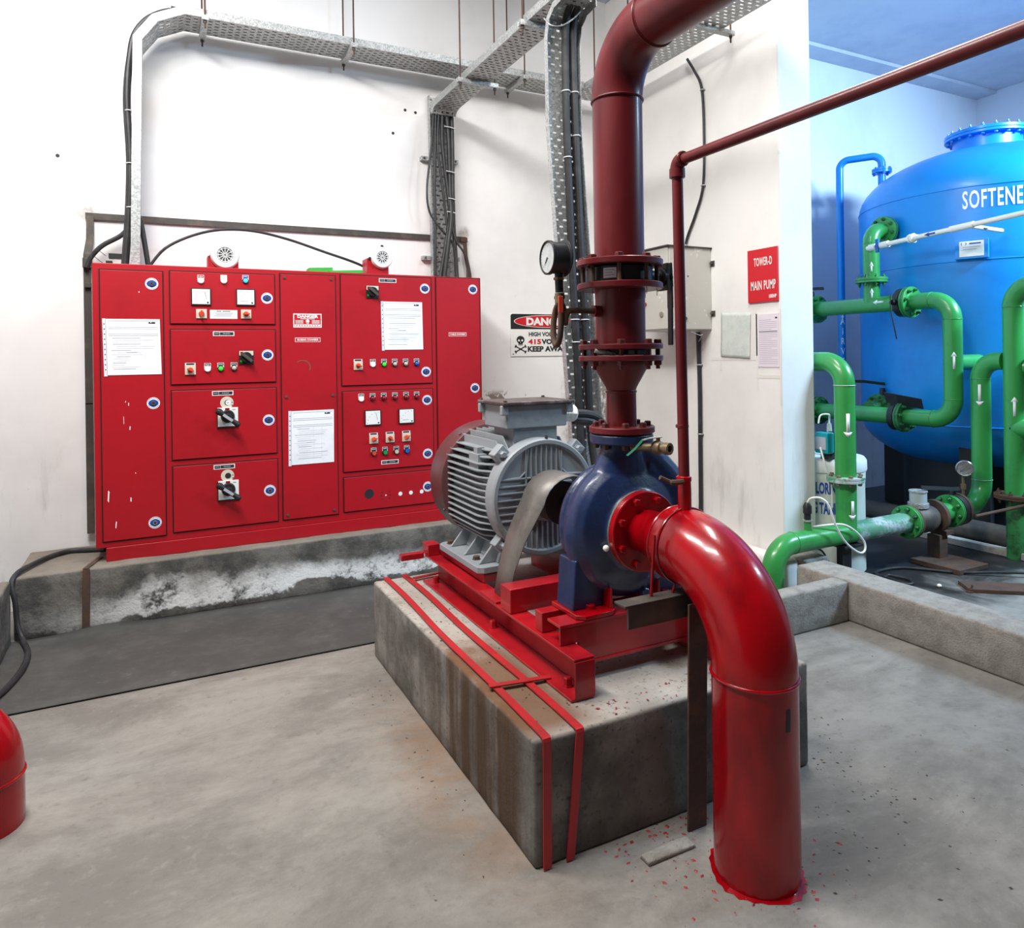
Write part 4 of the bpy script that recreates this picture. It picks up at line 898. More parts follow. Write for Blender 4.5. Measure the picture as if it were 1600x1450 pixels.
# ------------------------------------------------------------------ cable trays
def tray(name, label, path, W, width, lip, sgn, pitch=0.030, wp=0.048, slot=(0.026, 0.0105), group=None, along=False, fadd=None):
    t = thing(name, label, 'cable tray', path[0], group)
    P = [V(p) for p in path]; Wd = V(W).normalized(); out = [P[0]]; nrm = []
    for a, b in zip(P[:-1], P[1:]):
        k = max(1, round((b-a).length/pitch))
        for i in range(1, k+1): out.append(a.lerp(b, i/k))
    mb = MB('galv'); rows = len(out)-1; cols = max(2, round(width/wp)); cw = width/cols
    T = [(out[min(i+1, rows)]-out[max(i-1, 0)]).normalized() for i in range(rows+1)]
    for i in range(rows):
        a, b = out[i], out[i+1]; edges = [0.0]+([cw*(j+1) for j in range(cols)] if i % 2 == 0 else [cw*0.5+cw*j for j in range(cols)]+[width])
        L = (b-a).length
        for u0, u1 in zip(edges[:-1], edges[1:]):
            o = [a+Wd*u0, a+Wd*u1, b+Wd*u1, b+Wd*u0]
            if u1-u0 < cw*0.9 or L < 0.02: mb.add(o, [(0, 1, 2, 3)]); continue
            if along: hw, hl = min(slot[1]/2, (u1-u0)*0.3), min(slot[0]/2/L, 0.42)
            else: hw, hl = min(slot[0]/2, (u1-u0)*0.36), slot[1]/2/L
            um = (u0+u1)/2
            q = [a.lerp(b, 0.5-hl)+Wd*(um-hw), a.lerp(b, 0.5-hl)+Wd*(um+hw), a.lerp(b, 0.5+hl)+Wd*(um+hw), a.lerp(b, 0.5+hl)+Wd*(um-hw)]
            mb.add(o+q, [(0, 1, 5, 4), (1, 2, 6, 5), (2, 3, 7, 6), (3, 0, 4, 7)])
    mb.build('perforated_bed', t, None, 0, 30, True, solid=0.0025)
    for e in (0.0, width):
        l = MB('galv'); vs = []
        for i in range(rows+1):
            n = T[i].cross(Wd).normalized()*sgn; p = out[i]+Wd*e; vs += [p, p+n*lip]
        l.add(vs, [(2*i, 2*i+1, 2*i+3, 2*i+2) for i in range(rows)]); l.build('side_flange', t, None, 0, 20, True, solid=0.003)
    return t
ZX = 3.545
tray('cable_tray', 'galvanised cable tray rising from panel left end and running along the wall', [(-0.066, 4.70, 2.006), (-0.052, 4.70, 2.70), (-0.038, 4.70, 3.349), (0.049, 4.70, 3.472), (0.195, 4.70, ZX), (0.36, 4.70, ZX), (3.04, 4.70, ZX)], (0, 1, 0), 0.25, 0.048, 1, 0.042, 0.042, (0.026, 0.010), None, True)
tray('cable_tray', 'galvanised vertical cable tray full of black cables rising behind panel right end', [(1.862, 5.012, 2.006), (1.852, 5.012, 3.40)], (1, 0, 0), 0.185, 0.05, -1, 0.036, 0.046, (0.027, 0.013))
tray('cable_tray', 'galvanised cable tray crossing overhead from above panel right end to the front', [(1.852, 4.915, 3.245), (1.852, 4.885, 3.275), (1.852, 4.83, 3.285), (1.852, 2.2, 3.285)], (1, 0, 0), 0.185, 0.05, 1, 0.034, 0.046, (0.026, 0.011))
tray('cable_tray', 'galvanised cable tray hanging down behind the motor with two thick cables', [(1.86, 3.06, 3.282), (1.86, 3.16, 3.270), (1.86, 3.225, 3.22), (1.858, 3.25, 3.12), (1.862, 3.252, 2.65), (1.908, 3.254, 1.977), (1.985, 3.256, 0.9), (2.03, 3.256, 0.25), (2.045, 3.256, 0.01)], (1, 0, 0), 0.20, 0.035, 1, 0.036, 0.05, (0.022, 0.010))
tray('cable_tray', 'galvanised cable tray along the top of the partition wall behind the maroon pipe', [(3.06, 4.92, ZX), (3.06, 1.6, ZX)], (1, 0, 0), 0.25, 0.05, 1, 0.034, 0.06, (0.026, 0.012))
def hanger(label, x0, x1, y0, y1, z, axis, ends=0.0):
    t = thing('tray_hanger', label, 'tray hanger', ((x0+x1)/2, (y0+y1)/2, z-0.04), 'threaded rod tray hangers')
    mb = MB('galv')
    if axis == 'y':
        mb.box(x0-0.020, x0+0.020, y0, y1, z-0.032, z-0.029).box(x0-0.020, x0-0.017, y0, y1, z-0.029, z-0.003).box(x0+0.017, x0+0.020, y0, y1, z-0.029, z-0.003)
        mb.box(x0-0.020, x0+0.020, y0-0.003, y0, z-0.032, z-0.003)
        rods = [(x0, y0+0.02), (x0+0.0, y1-0.02)]
    else:
        mb.box(x0, x1, y0-0.020, y0+0.020, z-0.032, z-0.029).box(x0, x1, y0-0.020, y0-0.017, z-0.029, z-0.003).box(x0, x1, y0+0.017, y0+0.020, z-0.029, z-0.003)
        rods = [(x0+0.02, y0), (x1-0.02, y0)]
    mb.build('strut', t, None, 0.001)
    for x, y in rods:
        r = MB('rust').cyl((x, y, z-0.075), (x, y, 4.45), 0.0055, n=8); r.use('darkmetal').cyl((x, y, z-0.045), (x, y, z-0.033), 0.011, n=6); r.build('threaded_rod', t, 'thin rusty rod')
hanger('tray hanger on two rusty rods just right of the left tray bend', 0.305, 0.305, 4.655, 4.98, ZX, 'y')
hanger('tray hanger on two rusty rods at the middle of the wall tray', 1.215, 1.215, 4.655, 4.98, ZX, 'y')
hanger('tray hanger on two rusty rods on the wall tray right of the crossing tray', 2.50, 2.50, 4.655, 4.98, ZX, 'y')
hanger('tray hanger under the crossing tray above the right end of the red panel', 1.80, 2.09, 4.30, 4.30, 3.282, 'x')
hanger('tray hanger under the crossing tray beside the top of the hanging tray', 1.80, 2.11, 3.42, 3.42, 3.282, 'x')
hanger('tray hanger under the partition wall tray by the maroon elbow', 3.02, 3.40, 3.47, 3.47, ZX, 'x')
hanger('tray hanger under the partition wall tray close to the room corner', 3.02, 3.38, 4.55, 4.55, ZX, 'x')
for z in (2.93, 2.19):
    for q, sd in ((1.79, 'left'), (2.042, 'right')):
        t = MB('galv').box(q, q+(0.063 if sd == 'left' else 0.043), 4.985, 5.03, z-0.015, z+0.015); t.use('darkmetal').cyl((q+0.02, 4.985, z), (q+0.02, 4.978, z), 0.008, n=6)
        tag(t.build('tray_bracket', None, None, 0.001), '%s small wall bracket on the %s side of the vertical tray behind panel right end' % ('upper' if z > 2.5 else 'lower', sd), 'bracket')

# ------------------------------------------------------------------ cables
def cable(label, pts, r, m='cable', group=None, sub=5, name='cable'):
    return tag(MB(m).tube(smoothpath(pts, sub), r, 10).build(name), label, 'cable', group)
def ties(cab, pts, r, m='sleeve'):
    for c, ax in pts:
        q = MB(m).torus(c, ax, r, 0.0032, 18, 6); q.build('cable_tie', cab, 'white cable tie')
G1 = 'cables strapped to the left tray riser'
for k, (dx, y, r) in enumerate(((0, 4.75, 0.017), (-0.008, 4.80, 0.017), (0.0, 4.86, 0.016))):
    c = cable('black cable strapped along the left side of the left tray riser', [(3.0, y, 3.566), (1.6, y, 3.566), (0.6, y, 3.568), (0.2, y, 3.582), (0.03, y, 3.525), (-0.068, y, 3.41), (-0.103+dx*0.5, y, 3.26), (-0.120+dx, y, 3.011), (-0.108+dx, y, 2.665), (-0.118+dx, y, 2.355), (-0.142+dx, y, 2.02)], r, 'cable', G1)
    if k == 0: ties(c, [((-0.110, 4.75, z), (0, 0, 1)) for z in (2.93, 2.62, 2.36)], 0.022)
cable('black cable arching in a long loop above the red panel between the sounders', [(-0.02, 4.75, 2.01), (0.070, 4.75, 2.129), (0.219, 4.75, 2.215), (0.383, 4.75, 2.262), (0.571, 4.75, 2.267), (0.786, 4.75, 2.227), (1.010, 4.75, 2.160), (1.244, 4.75, 2.088), (1.40, 4.76, 2.012)], 0.0085)
cable('black cable curving from the left tray riser to the panel left edge', [(-0.355, 4.95, 2.02), (-0.330, 4.95, 2.08), (-0.269, 4.95, 2.155), (-0.166, 4.95, 2.225), (-0.113, 4.95, 2.30)], 0.014)
cable('thick black cable bending out of the left tray riser down into the panel roof', [(-0.075, 4.80, 2.33), (-0.060, 4.80, 2.29), (-0.045, 4.80, 2.20), (-0.020, 4.80, 2.01)], 0.015)
GX = 'cables lying in the wall tray'
for y in (4.905, 4.825, 4.775, 4.728):
    cable('black cable lying along the bottom of the wall tray', [(0.12, y, 3.575), (0.5, y, 3.563), (1.6, y+0.006, 3.563), (3.0, y, 3.563)], 0.0145, 'cable', GX)
GY = 'cables lying in the crossing tray'
for x in (1.877, 1.912, 1.947, 1.982, 2.014):
    cable('black cable lying along the crossing tray overhead', [(x, 4.95, 3.20), (x, 4.93, 3.29), (x, 4.86, 3.322), (x, 4.7, 3.306), (x+0.005, 3.8, 3.304), (x, 3.30, 3.312), (x, 2.3, 3.306)], 0.0145, 'cable', GY)
G2 = 'cables hanging in the tray behind panel right end'
for lab, pts, r in (
    ('black cable bulging out left of the tray behind panel right end', [(1.868, 4.93, 3.24), (1.845, 4.925, 3.0), (1.806, 4.92, 2.70), (1.822, 4.92, 2.52), (1.905, 4.915, 2.40), (1.965, 4.91, 2.34), (2.01, 4.90, 2.25), (2.03, 4.89, 2.01)], 0.008),
    ('leftmost straight black cable in the tray behind panel right end', [(1.885, 4.93, 3.24), (1.878, 4.93, 3.0), (1.868, 4.93, 2.674), (1.870, 4.93, 2.39), (1.862, 4.93, 2.01)], 0.010),
    ('black cable crossing diagonally over the tray behind panel right end', [(1.905, 4.92, 3.24), (1.893, 4.92, 3.0), (1.925, 4.92, 2.726), (1.950, 4.92, 2.50), (1.965, 4.915, 2.38)], 0.009),
    ('grey black cable in the middle of the tray behind panel right end', [(1.935, 4.925, 3.24), (1.932, 4.925, 3.05), (1.950, 4.925, 2.85), (1.972, 4.92, 2.65), (1.978, 4.92, 2.48), (1.94, 4.91, 2.28), (1.885, 4.90, 2.01)], 0.013),
    ('thick grey black cable inside the right half of the tray behind panel right end', [(1.972, 4.925, 3.24), (1.985, 4.925, 3.0), (1.988, 4.925, 2.68), (1.985, 4.90, 2.48), (1.955, 4.89, 2.29), (1.915, 4.89, 2.01)], 0.017),
    ('thick grey black cable against the right flange of the tray behind panel right end', [(2.010, 4.925, 3.24), (2.012, 4.925, 3.0), (2.010, 4.925, 2.68), (2.010, 4.92, 2.45), (2.018, 4.91, 2.25), (2.025, 4.90, 2.01)], 0.015),
    ('thin black cable looping right out of the tray onto the panel roof', [(1.99, 4.90, 2.42), (2.018, 4.89, 2.31), (2.075, 4.88, 2.225), (2.10, 4.88, 2.12), (2.09, 4.87, 2.0)], 0.008)):
    cable(lab, pts, r, 'cable', G2)
for z, x0, x1 in ((3.15, 1.94, 2.03), (2.82, 1.95, 2.03), (2.62, 1.965, 2.03), (2.52, 1.95, 2.03)):
    tag(MB('sleeve').tube([(x0, 4.90, z+0.008), ((x0+x1)/2, 4.893, z+0.004), (x1, 4.903, z)], 0.0035, 6).build('cable_tie'), 'white cable tie around the cables behind panel right end', 'cable tie', 'white cable ties behind panel right end')
G3 = 'thick cables on the hanging tray behind the motor'
for k, (ox, lab) in enumerate(((0.0, 'left of two thick dark cables on the hanging tray behind the motor'), (0.066, 'right of two thick dark cables on the hanging tray behind the motor'))):
    c = cable(lab, [(1.95+ox*.7, 3.05, 3.315), (1.96+ox*.7, 3.14, 3.292), (1.965+ox*.7, 3.195, 3.225), (1.970+ox*.7, 3.222, 3.10), (1.972+ox*.8, 3.225, 2.713), (1.985+ox*.85, 3.227, 2.311), (1.998+ox*.9, 3.228, 1.906), (2.02+ox*.95, 3.228, 1.433), (2.035+ox, 3.22, 0.95), (2.055+ox, 3.14, 0.72), (2.055+ox*0.6, 3.00, 0.80), (2.00+ox*0.5, 2.90, 1.02-0.03*k), (1.87, 2.83, 1.155-0.035*k), (1.745, 2.828, 1.178-0.03*k)], 0.0205, 'cable', G3)
    ties(c, [((1.972+ox*.8, 3.225, 2.85), (0, 0, 1))] + [((1.978+ox*.82, 3.226, z), (0, 0, 1)) for z in ((2.50,) if k == 0 else (2.62,))] + [((2.010+ox*.93, 3.228, 1.64), (0, 0, 1)), ((2.016+ox*.94, 3.228, 1.52), (0, 0, 1))], 0.0225)
cable('thin grey wire loop hanging from the crossing tray across the hanging tray top', [(2.06, 3.10, 3.45), (2.05, 3.12, 3.32), (1.99, 3.13, 3.22), (1.91, 3.14, 3.155), (1.845, 3.15, 3.145), (1.83, 3.2, 3.20)], 0.004, 'galv', None, 5, 'wire')
cable('black cable lying over plinth left end and dropping to the floor mat', [(-0.27, 4.80, 0.352), (-0.36, 4.84, 0.350), (-0.45, 4.86, 0.352), (-0.54, 4.78, 0.352), (-0.61, 4.62, 0.354), (-0.650, 4.50, 0.352), (-0.672, 4.445, 0.31), (-0.655, 4.432, 0.22), (-0.645, 4.425, 0.10), (-0.615, 4.38, 0.028), (-0.572, 4.20, 0.026), (-0.565, 4.00, 0.026), (-0.588, 3.82, 0.026), (-0.63, 3.68, 0.026), (-0.72, 3.52, 0.015), (-0.9, 3.3, 0.014)], 0.0135)

# ------------------------------------------------------------------ wall items
eb = thing('earth_bar', 'dark flat earth bar bracketed on the wall above the red panel', 'earth bar', (0.9, 5.0, 1.2))
mb = MB('darkmetal').obox((0.895, 5.015, 2.345), (1.255, 0, 0.004), (0, 0.004, 0), (0, 0, 0.020)); mb.build('long_bar', eb, None, 0.001)
mb = MB('darkmetal')
pts = [(-0.335, 5.01, 2.34), (-0.337, 5.0, 2.2), (-0.352, 4.985, 2.10), (-0.352, 4.985, 1.2), (-0.352, 4.985, 0.42)]
for a, b in zip(pts[:-1], pts[1:]): a, b = V(a), V(b); mb.obox((a+b)/2, (0.020, 0, 0), (0, 0.004, 0), (b-a)*0.505)
mb.build('left_drop', eb, None, 0.001)
mb = MB('rust'); pts = [(2.135, 5.005, 2.345), (2.14, 5.0, 2.22), (2.165, 4.99, 2.08), (2.165, 4.99, 1.98)]
for a, b in zip(pts[:-1], pts[1:]): a, b = V(a), V(b); mb.obox((a+b)/2, (0.015, 0, 0), (0, 0.004, 0), (b-a)*0.505)
mb.box(2.10, 2.155, 4.995, 5.02, 2.327, 2.362); mb.build('right_drop', eb, 'rusty right drop', 0.001)
mb = MB('darkmetal').box(-0.375, -0.325, 4.96, 5.0, 2.02, 2.08).box(-0.365, -0.33, 4.955, 4.99, 1.90, 1.93); mb.build('clamp', eb, None, 0.003)
ct = MB('black').box(-0.235, -0.165, 4.90, 4.95, 2.075, 2.105).box(-0.25, -0.215, 4.90, 4.95, 2.02, 2.06); ct.tube(smoothpath([(-0.25, 4.92, 2.09), (-0.29, 4.92, 2.12), (-0.32, 4.93, 2.10), (-0.27, 4.93, 2.05), (-0.24, 4.92, 2.04)], 4), 0.002, 6)
tag(ct.build('terminal_block', None, None, 0.003), 'small black terminal block with thin wires above panel left end', 'terminal block')
mb = MB('rust'); mb.obox((-0.342, 4.452, 0.165), (0.018, 0, 0), (0, 0.003, 0), (0.003, 0, 0.17)).obox((-0.315, 4.56, 0.3395), (0.014, 0, 0), (0.028, 0.11, 0), (0, 0, 0.003))
tag(mb.build('earth_strap', None, None, 0.002), 'rusty flat earth strap bent over the plinth front near its left end', 'earth strap')
for x, z in ((-0.50, 2.695), (1.683, 3.281), (1.763, 3.273), (1.588, 3.098), (1.493, 2.262)):
    tag(MB('inkdark').cyl((x, 5.032, z), (x, 5.0285, z), 0.011, n=12).build('anchor_hole'), 'small dark anchor hole in the white panel wall', 'anchor hole', 'anchor holes in the panel wall')

def plate(name, label, cat, pts): pass
t = thing('danger_sign', 'black, red and white high voltage danger sign on the wall behind the gauge', 'sign', (2.86, 5.02, 1.445))
mb = MB('white').box(2.525, 3.19, 5.021, 5.028, 1.446, 1.787); pb = mb.build('board', t, None, 0.012, seg=4)
y = 5.0198; f0, f1, f2, f3 = xz(y), xz(y-0.0006), xz(y-0.0012), xz(y-0.0018)
mb = MB('black'); cr = []
for (cx0, cz0, a0) in ((2.545, 1.767, PI/2), (3.17, 1.767, 0)):
    pass
poly = [(2.526, 1.665), (3.189, 1.665)]+[(3.169+0.02*math.cos(a*PI/10), 1.766+0.02*math.sin(a*PI/10)) for a in range(6)]+[(2.546-0.02*math.sin(a*PI/10), 1.766+0.02*math.cos(a*PI/10)) for a in range(6)]
mb.add([f0(*p) for p in poly], [tuple(range(len(poly)))])
disc(mb, 'white', f1, 2.8575, 1.727, 0.302, 48, 0.168); disc(mb, 'sign', f2, 2.8575, 1.727, 0.296, 48, 0.158)
textmesh('DANGER', 0.080, 'white', 2.664, 1.699, bold=0.0042, width=0.39, fn=f3, mb=mb)
textmesh('HIGH VOLTAGE', 0.045, 'inkdark', 2.686, 1.609, bold=0.0016, width=0.325, fn=f1, mb=mb)
textmesh('415', 0.053, 'sign', 2.684, 1.546, bold=0.0022, width=0.118, fn=f1, mb=mb)
textmesh('VOLTS', 0.053, 'inkdark', 2.808, 1.546, bold=0.0026, width=0.20, fn=f1, mb=mb)
textmesh('KEEP AWAY', 0.057, 'inkdark', 2.674, 1.486, bold=0.0026, width=0.37, fn=f1, mb=mb)
sx_, sz = 2.612, 1.580
disc(mb, 'inkdark', f1, sx_, sz, 0.036, 24, 0.85); rect(mb, 'inkdark', f1, sx_-0.019, sx_+0.019, sz-0.045, sz-0.015)
for q in (-1, 1):
    disc(mb, 'white', f2, sx_+q*0.0145, sz-0.006, 0.0085, 12)
    a = V((sx_-q*0.045, 0, sz-0.052)); b = V((sx_+q*0.045, 0, sz-0.098)); d = (b-a).normalized(); n_ = V((-d.z, 0, d.x))*0.0045
    mb.use('inkdark').add([f1((a+n_).x, (a+n_).z), f1((b+n_).x, (b+n_).z), f1((b-n_).x, (b-n_).z), f1((a-n_).x, (a-n_).z)], [(0, 1, 2, 3)])
    for e in (a, b):
        for o_ in (-1, 1): disc(mb, 'inkdark', f1, e.x+n_.x*1.4*o_, e.z+n_.z*1.4*o_, 0.0065, 10)
mb.use('white').add([f2(sx_-0.004, sz-0.024), f2(sx_+0.004, sz-0.024), f2(sx_, sz-0.014)], [(0, 1, 2)])
for k in range(3): rect(mb, 'white', f2, sx_-0.013+k*0.011, sx_-0.0105+k*0.011, sz-0.045, sz-0.034)
disc(mb, 'inkdark', f1, 2.545, 1.466, 0.005, 10); mb.build('printing', t)

t = thing('pump_sign', 'red TOWER-D MAIN PUMP sign board near the end of the partition wall', 'sign', (3.47, 3.315, 1.771))
MB('sign').box(3.465, 3.4785, 3.191, 3.437, 1.771, 2.112).build('board', t, None, 0.002)
fx = lambda u, v: (3.4642, 3.314-u, v)
mb = textmesh('TOWER-D', 0.073, 'white', 0.008, 2.005, bold=0.0013, width=0.150, fn=fx, align='CENTER', space=1.1)
mb.build('lettering', t, 'white lettering'); mb = textmesh('MAIN PUMP', 0.080, 'white', 0.006, 1.852, bold=0.0013, width=0.205, fn=fx, align='CENTER', space=1.1)
mb.build('lettering', t, 'white lettering'); mb = textmesh('100HP', 0.030, 'white', 0.052, 1.794, bold=0.0010, width=0.060, fn=fx)
mb.build('lettering', t, 'white lettering')
ib = thing('isolator_box', 'grey wall mounted isolator box with peeling paint behind the maroon pipes', 'electrical box', (3.29, 4.04, 1.615))
MB('gbox').box(3.112, 3.479, 3.79, 4.30, 1.615, 2.18).build('enclosure', ib, None, 0.006)
mb = MB('gbox').box(3.100, 3.112, 3.795, 4.295, 1.62, 2.175); d_ = mb.build('door', ib, None, 0.004)
MB('darkmetal').box(3.085, 3.48, 3.778, 4.31, 2.176, 2.186).build('rain_lip', ib, 'dark top edge', 0.002)
for y, z in ((3.86, 1.72), (4.22, 1.72)): MB('chrome').cyl((3.102, y, z), (3.090, y, z), 0.018, n=16).build('lock', d_)
for k, (y, z, m_) in enumerate(((4.04, 1.80, 'lred'), (4.08, 1.80, 'orange'), (4.04, 1.90, 'orange'), (4.08, 1.90, 'bgreen'), (4.12, 1.90, 'lred'))):
    MB(m_).cyl((3.102, y, z), (3.082, y, z), 0.014, n=12).build('push_button', d_)
for z in (2.072, 1.725):
    MB('darkmetal').cyl((3.47, 3.772, z), (3.455, 3.772, z), 0.010, n=8).box(3.474, 3.48, 3.755, 3.79, z-0.02, z+0.02).build('mounting_lug', ib, None, 0.001)
MB('darkmetal').cyl((3.24, 3.792, 1.69), (3.24, 3.780, 1.69), 0.012, n=10).build('knock_out', ib); MB('rust').cyl((3.27, 3.792, 1.98), (3.27, 3.788, 1.98), 0.005, n=8).build('screw', ib)
c = cable('black cable clipped on the partition wall from the grey box down to the floor', [(3.463, 3.915, 1.60), (3.463, 3.913, 1.5), (3.463, 3.905, 1.2), (3.463, 3.908, 0.8), (3.463, 3.912, 0.35), (3.45, 3.912, 0.215)], 0.0155)
for z in (1.369, 0.877): MB('galv').torus((3.466, 3.907, z), (0, 0, 1), 0.019, 0.005, 16, 6).build('clip', c, 'metal pipe clip')
c = cable('black cable dropping from the partition wall tray into the grey box top', [(3.44, 3.96, 3.56), (3.455, 3.90, 3.45), (3.462, 3.84, 3.31), (3.464, 3.825, 3.0), (3.464, 3.84, 2.64), (3.464, 3.92, 2.45), (3.463, 4.02, 2.28), (3.46, 4.03, 2.185)], 0.0095)
for z, y in ((3.30, 3.837), (2.63, 3.843)): MB('galv').torus((3.466, y, z), (0, 0, 1), 0.014, 0.005, 14, 6).build('clip', c, 'metal pipe clip')
MB('galv').cyl((3.45, 4.028, 2.19), (3.45, 4.028, 2.24), 0.02, n=10).build('gland', c)
cable('thin grey wire drooping under the grey box', [(3.30, 3.80, 1.60), (3.38, 3.80, 1.575), (3.43, 3.83, 1.585), (3.455, 3.90, 1.535)], 0.003, 'ink', None, 4, 'wire')
t = thing('plastic_pocket', 'empty clear plastic pocket taped on the partition wall below the pump sign', 'plastic pocket', (3.47, 3.54, 1.42))
vs = []; nx, ny = 16, 14
for i in range(nx+1):
    for j in range(ny+1):
        u, v = i/nx, j/ny; vs.append((3.474-0.0035*abs(math.sin(u*14+v*6)*math.sin(v*9-u*5)), 3.70-0.265*u-0.01*v, 1.425+0.30*v-0.015*u))
MB('pvcsleeve').add(vs, [(i*(ny+1)+j, (i+1)*(ny+1)+j, (i+1)*(ny+1)+j+1, i*(ny+1)+j+1) for i in range(nx) for j in range(ny)]).build('pocket', t, None, 0, 180, solid=0.001)
for q in ((3.39, 3.80, 1.400, 1.424), (3.695, 3.72, 1.33, 1.78), (3.375, 3.425, 1.43, 1.735)): MB('tape').box(3.4786-0.0004*(q[1] > 3.79), 3.4799, *q).build('tape_strip', t)
t = thing('notice_sheet', 'faded pinkish printed sheet taped on the partition wall under the pump sign', 'notice', (3.47, 3.28, 1.30))
mb = MB('pinkpaper').box(3.4755, 3.4785, 3.195, 3.368, 1.357, 1.694); fx = lambda u, v: (3.4750, 3.368-u, v)
rect(mb, 'inkdark', fx, 0.145, 0.162, 1.662, 1.672)
for k in range(24): rect(mb, 'ink', fx, 0.012, 0.162-(0.05 if k % 5 == 0 else 0), 1.655-k*0.012, 1.6575-k*0.012)
rect(mb, 'ink', fx, 0.012, 0.162, 1.578, 1.586); mb.build('sheet', t)
for q in ((3.19, 3.39, 1.285, 1.309), (3.37, 3.385, 1.20, 1.70), (3.184, 3.196, 1.12, 1.72)): MB('tape').box(3.4786-0.0004*(q[0] == 3.19), 3.4799, *q).build('tape_strip', t)

# red elbow of the neighbouring pump, lower left
t = thing('suction_pipe', 'short red pipe elbow entering the floor at the left edge of the picture', 'pipe', (-0.497, 2.745, 0))
ex, ey = -0.497, 2.735
MB('glossred').cyl((ex, ey, 0), (ex, ey, 0.155), 0.112, n=48).build('riser', t)
MB('glossred').torus((ex, ey, 0.155), (0, 0, 1), 0.1125, 0.005, 48, 8).build('weld_bead', t)
MB('glossred').tube(fillet([(ex, ey, 0.155), (ex, ey, 0.345), (ex-0.45, ey, 0.345)], 0.17, 14), 0.112, 48).build('elbow', t)

# chips and grit on the floor
rnd = random.Random(5)
def chips(name, label, m, n, gen, s0, s1, h=0.3):
    mb = MB(m)
    for i in range(n):
        x, y, z = gen(); s = s0+(s1-s0)*rnd.random()**2; a = rnd.random()*PI
        c, q = math.cos(a)*s, math.sin(a)*s; k = 0.35+0.5*rnd.random(); hh = s*h
        vs = [(x+c, y+q, z), (x-q*k, y+c*k, z), (x-c, y-q, z), (x+q*k, y-c*k, z), (x, y, z+hh)]
        mb.add(vs, [(0, 1, 4), (1, 2, 4), (2, 3, 4), (3, 0, 4), (0, 3, 2, 1)])
    return tag(mb.build(name, flat=True), label, 'debris', None, 'stuff')
def ga():
    if rnd.random() < 0.6: return (1.15+rnd.random()*0.55, 1.755-abs(rnd.gauss(0, 0.09))-0.005, 0.0005)
    a = rnd.random()*2*PI; r = 0.13+abs(rnd.gauss(0, 0.09)); return (XA+r*math.cos(a), YS+r*math.sin(a)*0.8, 0.0005)
chips('paint_flakes', 'scattered red paint flakes on the floor between block and suction pipe', 'chip', 190, ga, 0.002, 0.010)
chips('paint_flakes', 'red paint drips and flakes on top of the foundation block by the frame', 'chip', 60, lambda: (1.2+rnd.random()*0.6, 1.78+rnd.random()*0.10, 0.3645), 0.002, 0.010, 0.1)
def gb():
    q = rnd.random()
    if q < 0.4: return (2.02+abs(rnd.gauss(0, 0.16)), 1.75+rnd.gauss(0, 0.3), 0.0005)
    if q < 0.7: return (1.75+rnd.gauss(0, 0.2), 1.5+rnd.gauss(0, 0.15), 0.0005)
    if q < 0.85: return (2.1+rnd.random()*1.1, 1.2+rnd.random()*1.3, 0.0005)
    return (0.90-abs(rnd.gauss(0, 0.1)), 1.75+rnd.random()*1.4, 0.0005)
chips('grit', 'dark grit and crumbs on the floor right of the foundation block', 'grit', 330, gb, 0.002, 0.008)
chips('grit', 'small crumbs on top of the foundation block beside the earthing strips', 'grit', 90, lambda: (0.955+rnd.random()*0.2, 1.79+rnd.random()*1.2, 0.3645), 0.002, 0.006)
tag(rough_block('concrete_flake', 'kerb', 1.23, 1.40, 1.625, 1.665, 0, 0.014, 0.004, 0.03, 0.004), 'pale flat concrete flake on the floor in front of the foundation block', 'concrete flake')
# ------------------------------------------------------------------ softener side
UNIT, DROP = 1.115, 0.16675
GROUND = DROP/UNIT
TC = V((5.786, 3.24, 0)); TR = 0.90
tk = thing('softener_tank', 'big round blue softener tank with white lettering behind green pipes', 'tank', (TC.x, TC.y, 0))
n = 96; prof = [(0.001, 0.52)]+[(TR*math.sin(a*PI/2/12), 0.92-0.40*math.cos(a*PI/2/12)) for a in range(1, 13)]
prof += [(TR, 1.5), (TR, 2.05), (TR, 2.545)]+[(TR*math.cos(a*PI/2/14), 2.55+0.44*math.sin(a*PI/2/14)) for a in range(0, 14)]+[(0.001, 2.99)]
MB('tank').lathe((TC.x, TC.y, 0), (0, 0, 1), prof, n).build('shell', tk)
MB('blackleg').lathe((TC.x, TC.y, GROUND), (0, 0, 1), [(0.60, 0), (0.60, 0.58)], 48).build('dark_filler', tk, 'added black cylinder darkening the space under the tank')  # added cylinder; makes the space beneath the tank read black
for z in (0.92, 2.055, 2.555): MB('tank').torus((TC.x, TC.y, z), (0, 0, 1), TR, 0.0045, 96, 6).build('weld_seam', tk)
mh = MB('tank').cyl((TC.x, TC.y, 2.93), (TC.x, TC.y, 3.09), 0.23, n=48)
mh.lathe((TC.x, TC.y, 3.075), (0, 0, 1), [(0.285, 0), (0.285, 0.018), (0.279, 0.020), (0.285, 0.023), (0.285, 0.045), (0.20, 0.049)], 56)
m_ = mh.build('manhole', tk, None, 0.002)
for i in range(20):
    a = i*PI/10+0.1; p = (TC.x+0.26*math.cos(a), TC.y+0.26*math.sin(a))
    bolt(m_, (*p, 3.12), (0, 0, 1), 0.013, 0.014, 'tank', 0.012); bolt(m_, (*p, 3.075), (0, 0, -1), 0.013, 0.016, 'tank', 0, 'nut')
for a in (-2.75, -1.7, 0.5, 1.6):
    d = V((math.cos(a), math.sin(a), 0)); c = TC+d*0.74
    MB('blackleg').obox(c+V((0, 0, 0.47)), d*0.09, V((-d.y, d.x, 0))*0.09, (0, 0, 0.47-GROUND)).build('leg', tk, 'black leg', 0.004)
fc = lambda u, v: (TC.x+(TR+0.0035)*math.cos(a_s+u/TR), TC.y+(TR+0.0035)*math.sin(a_s+u/TR), v)
a_s = math.radians(200.7)
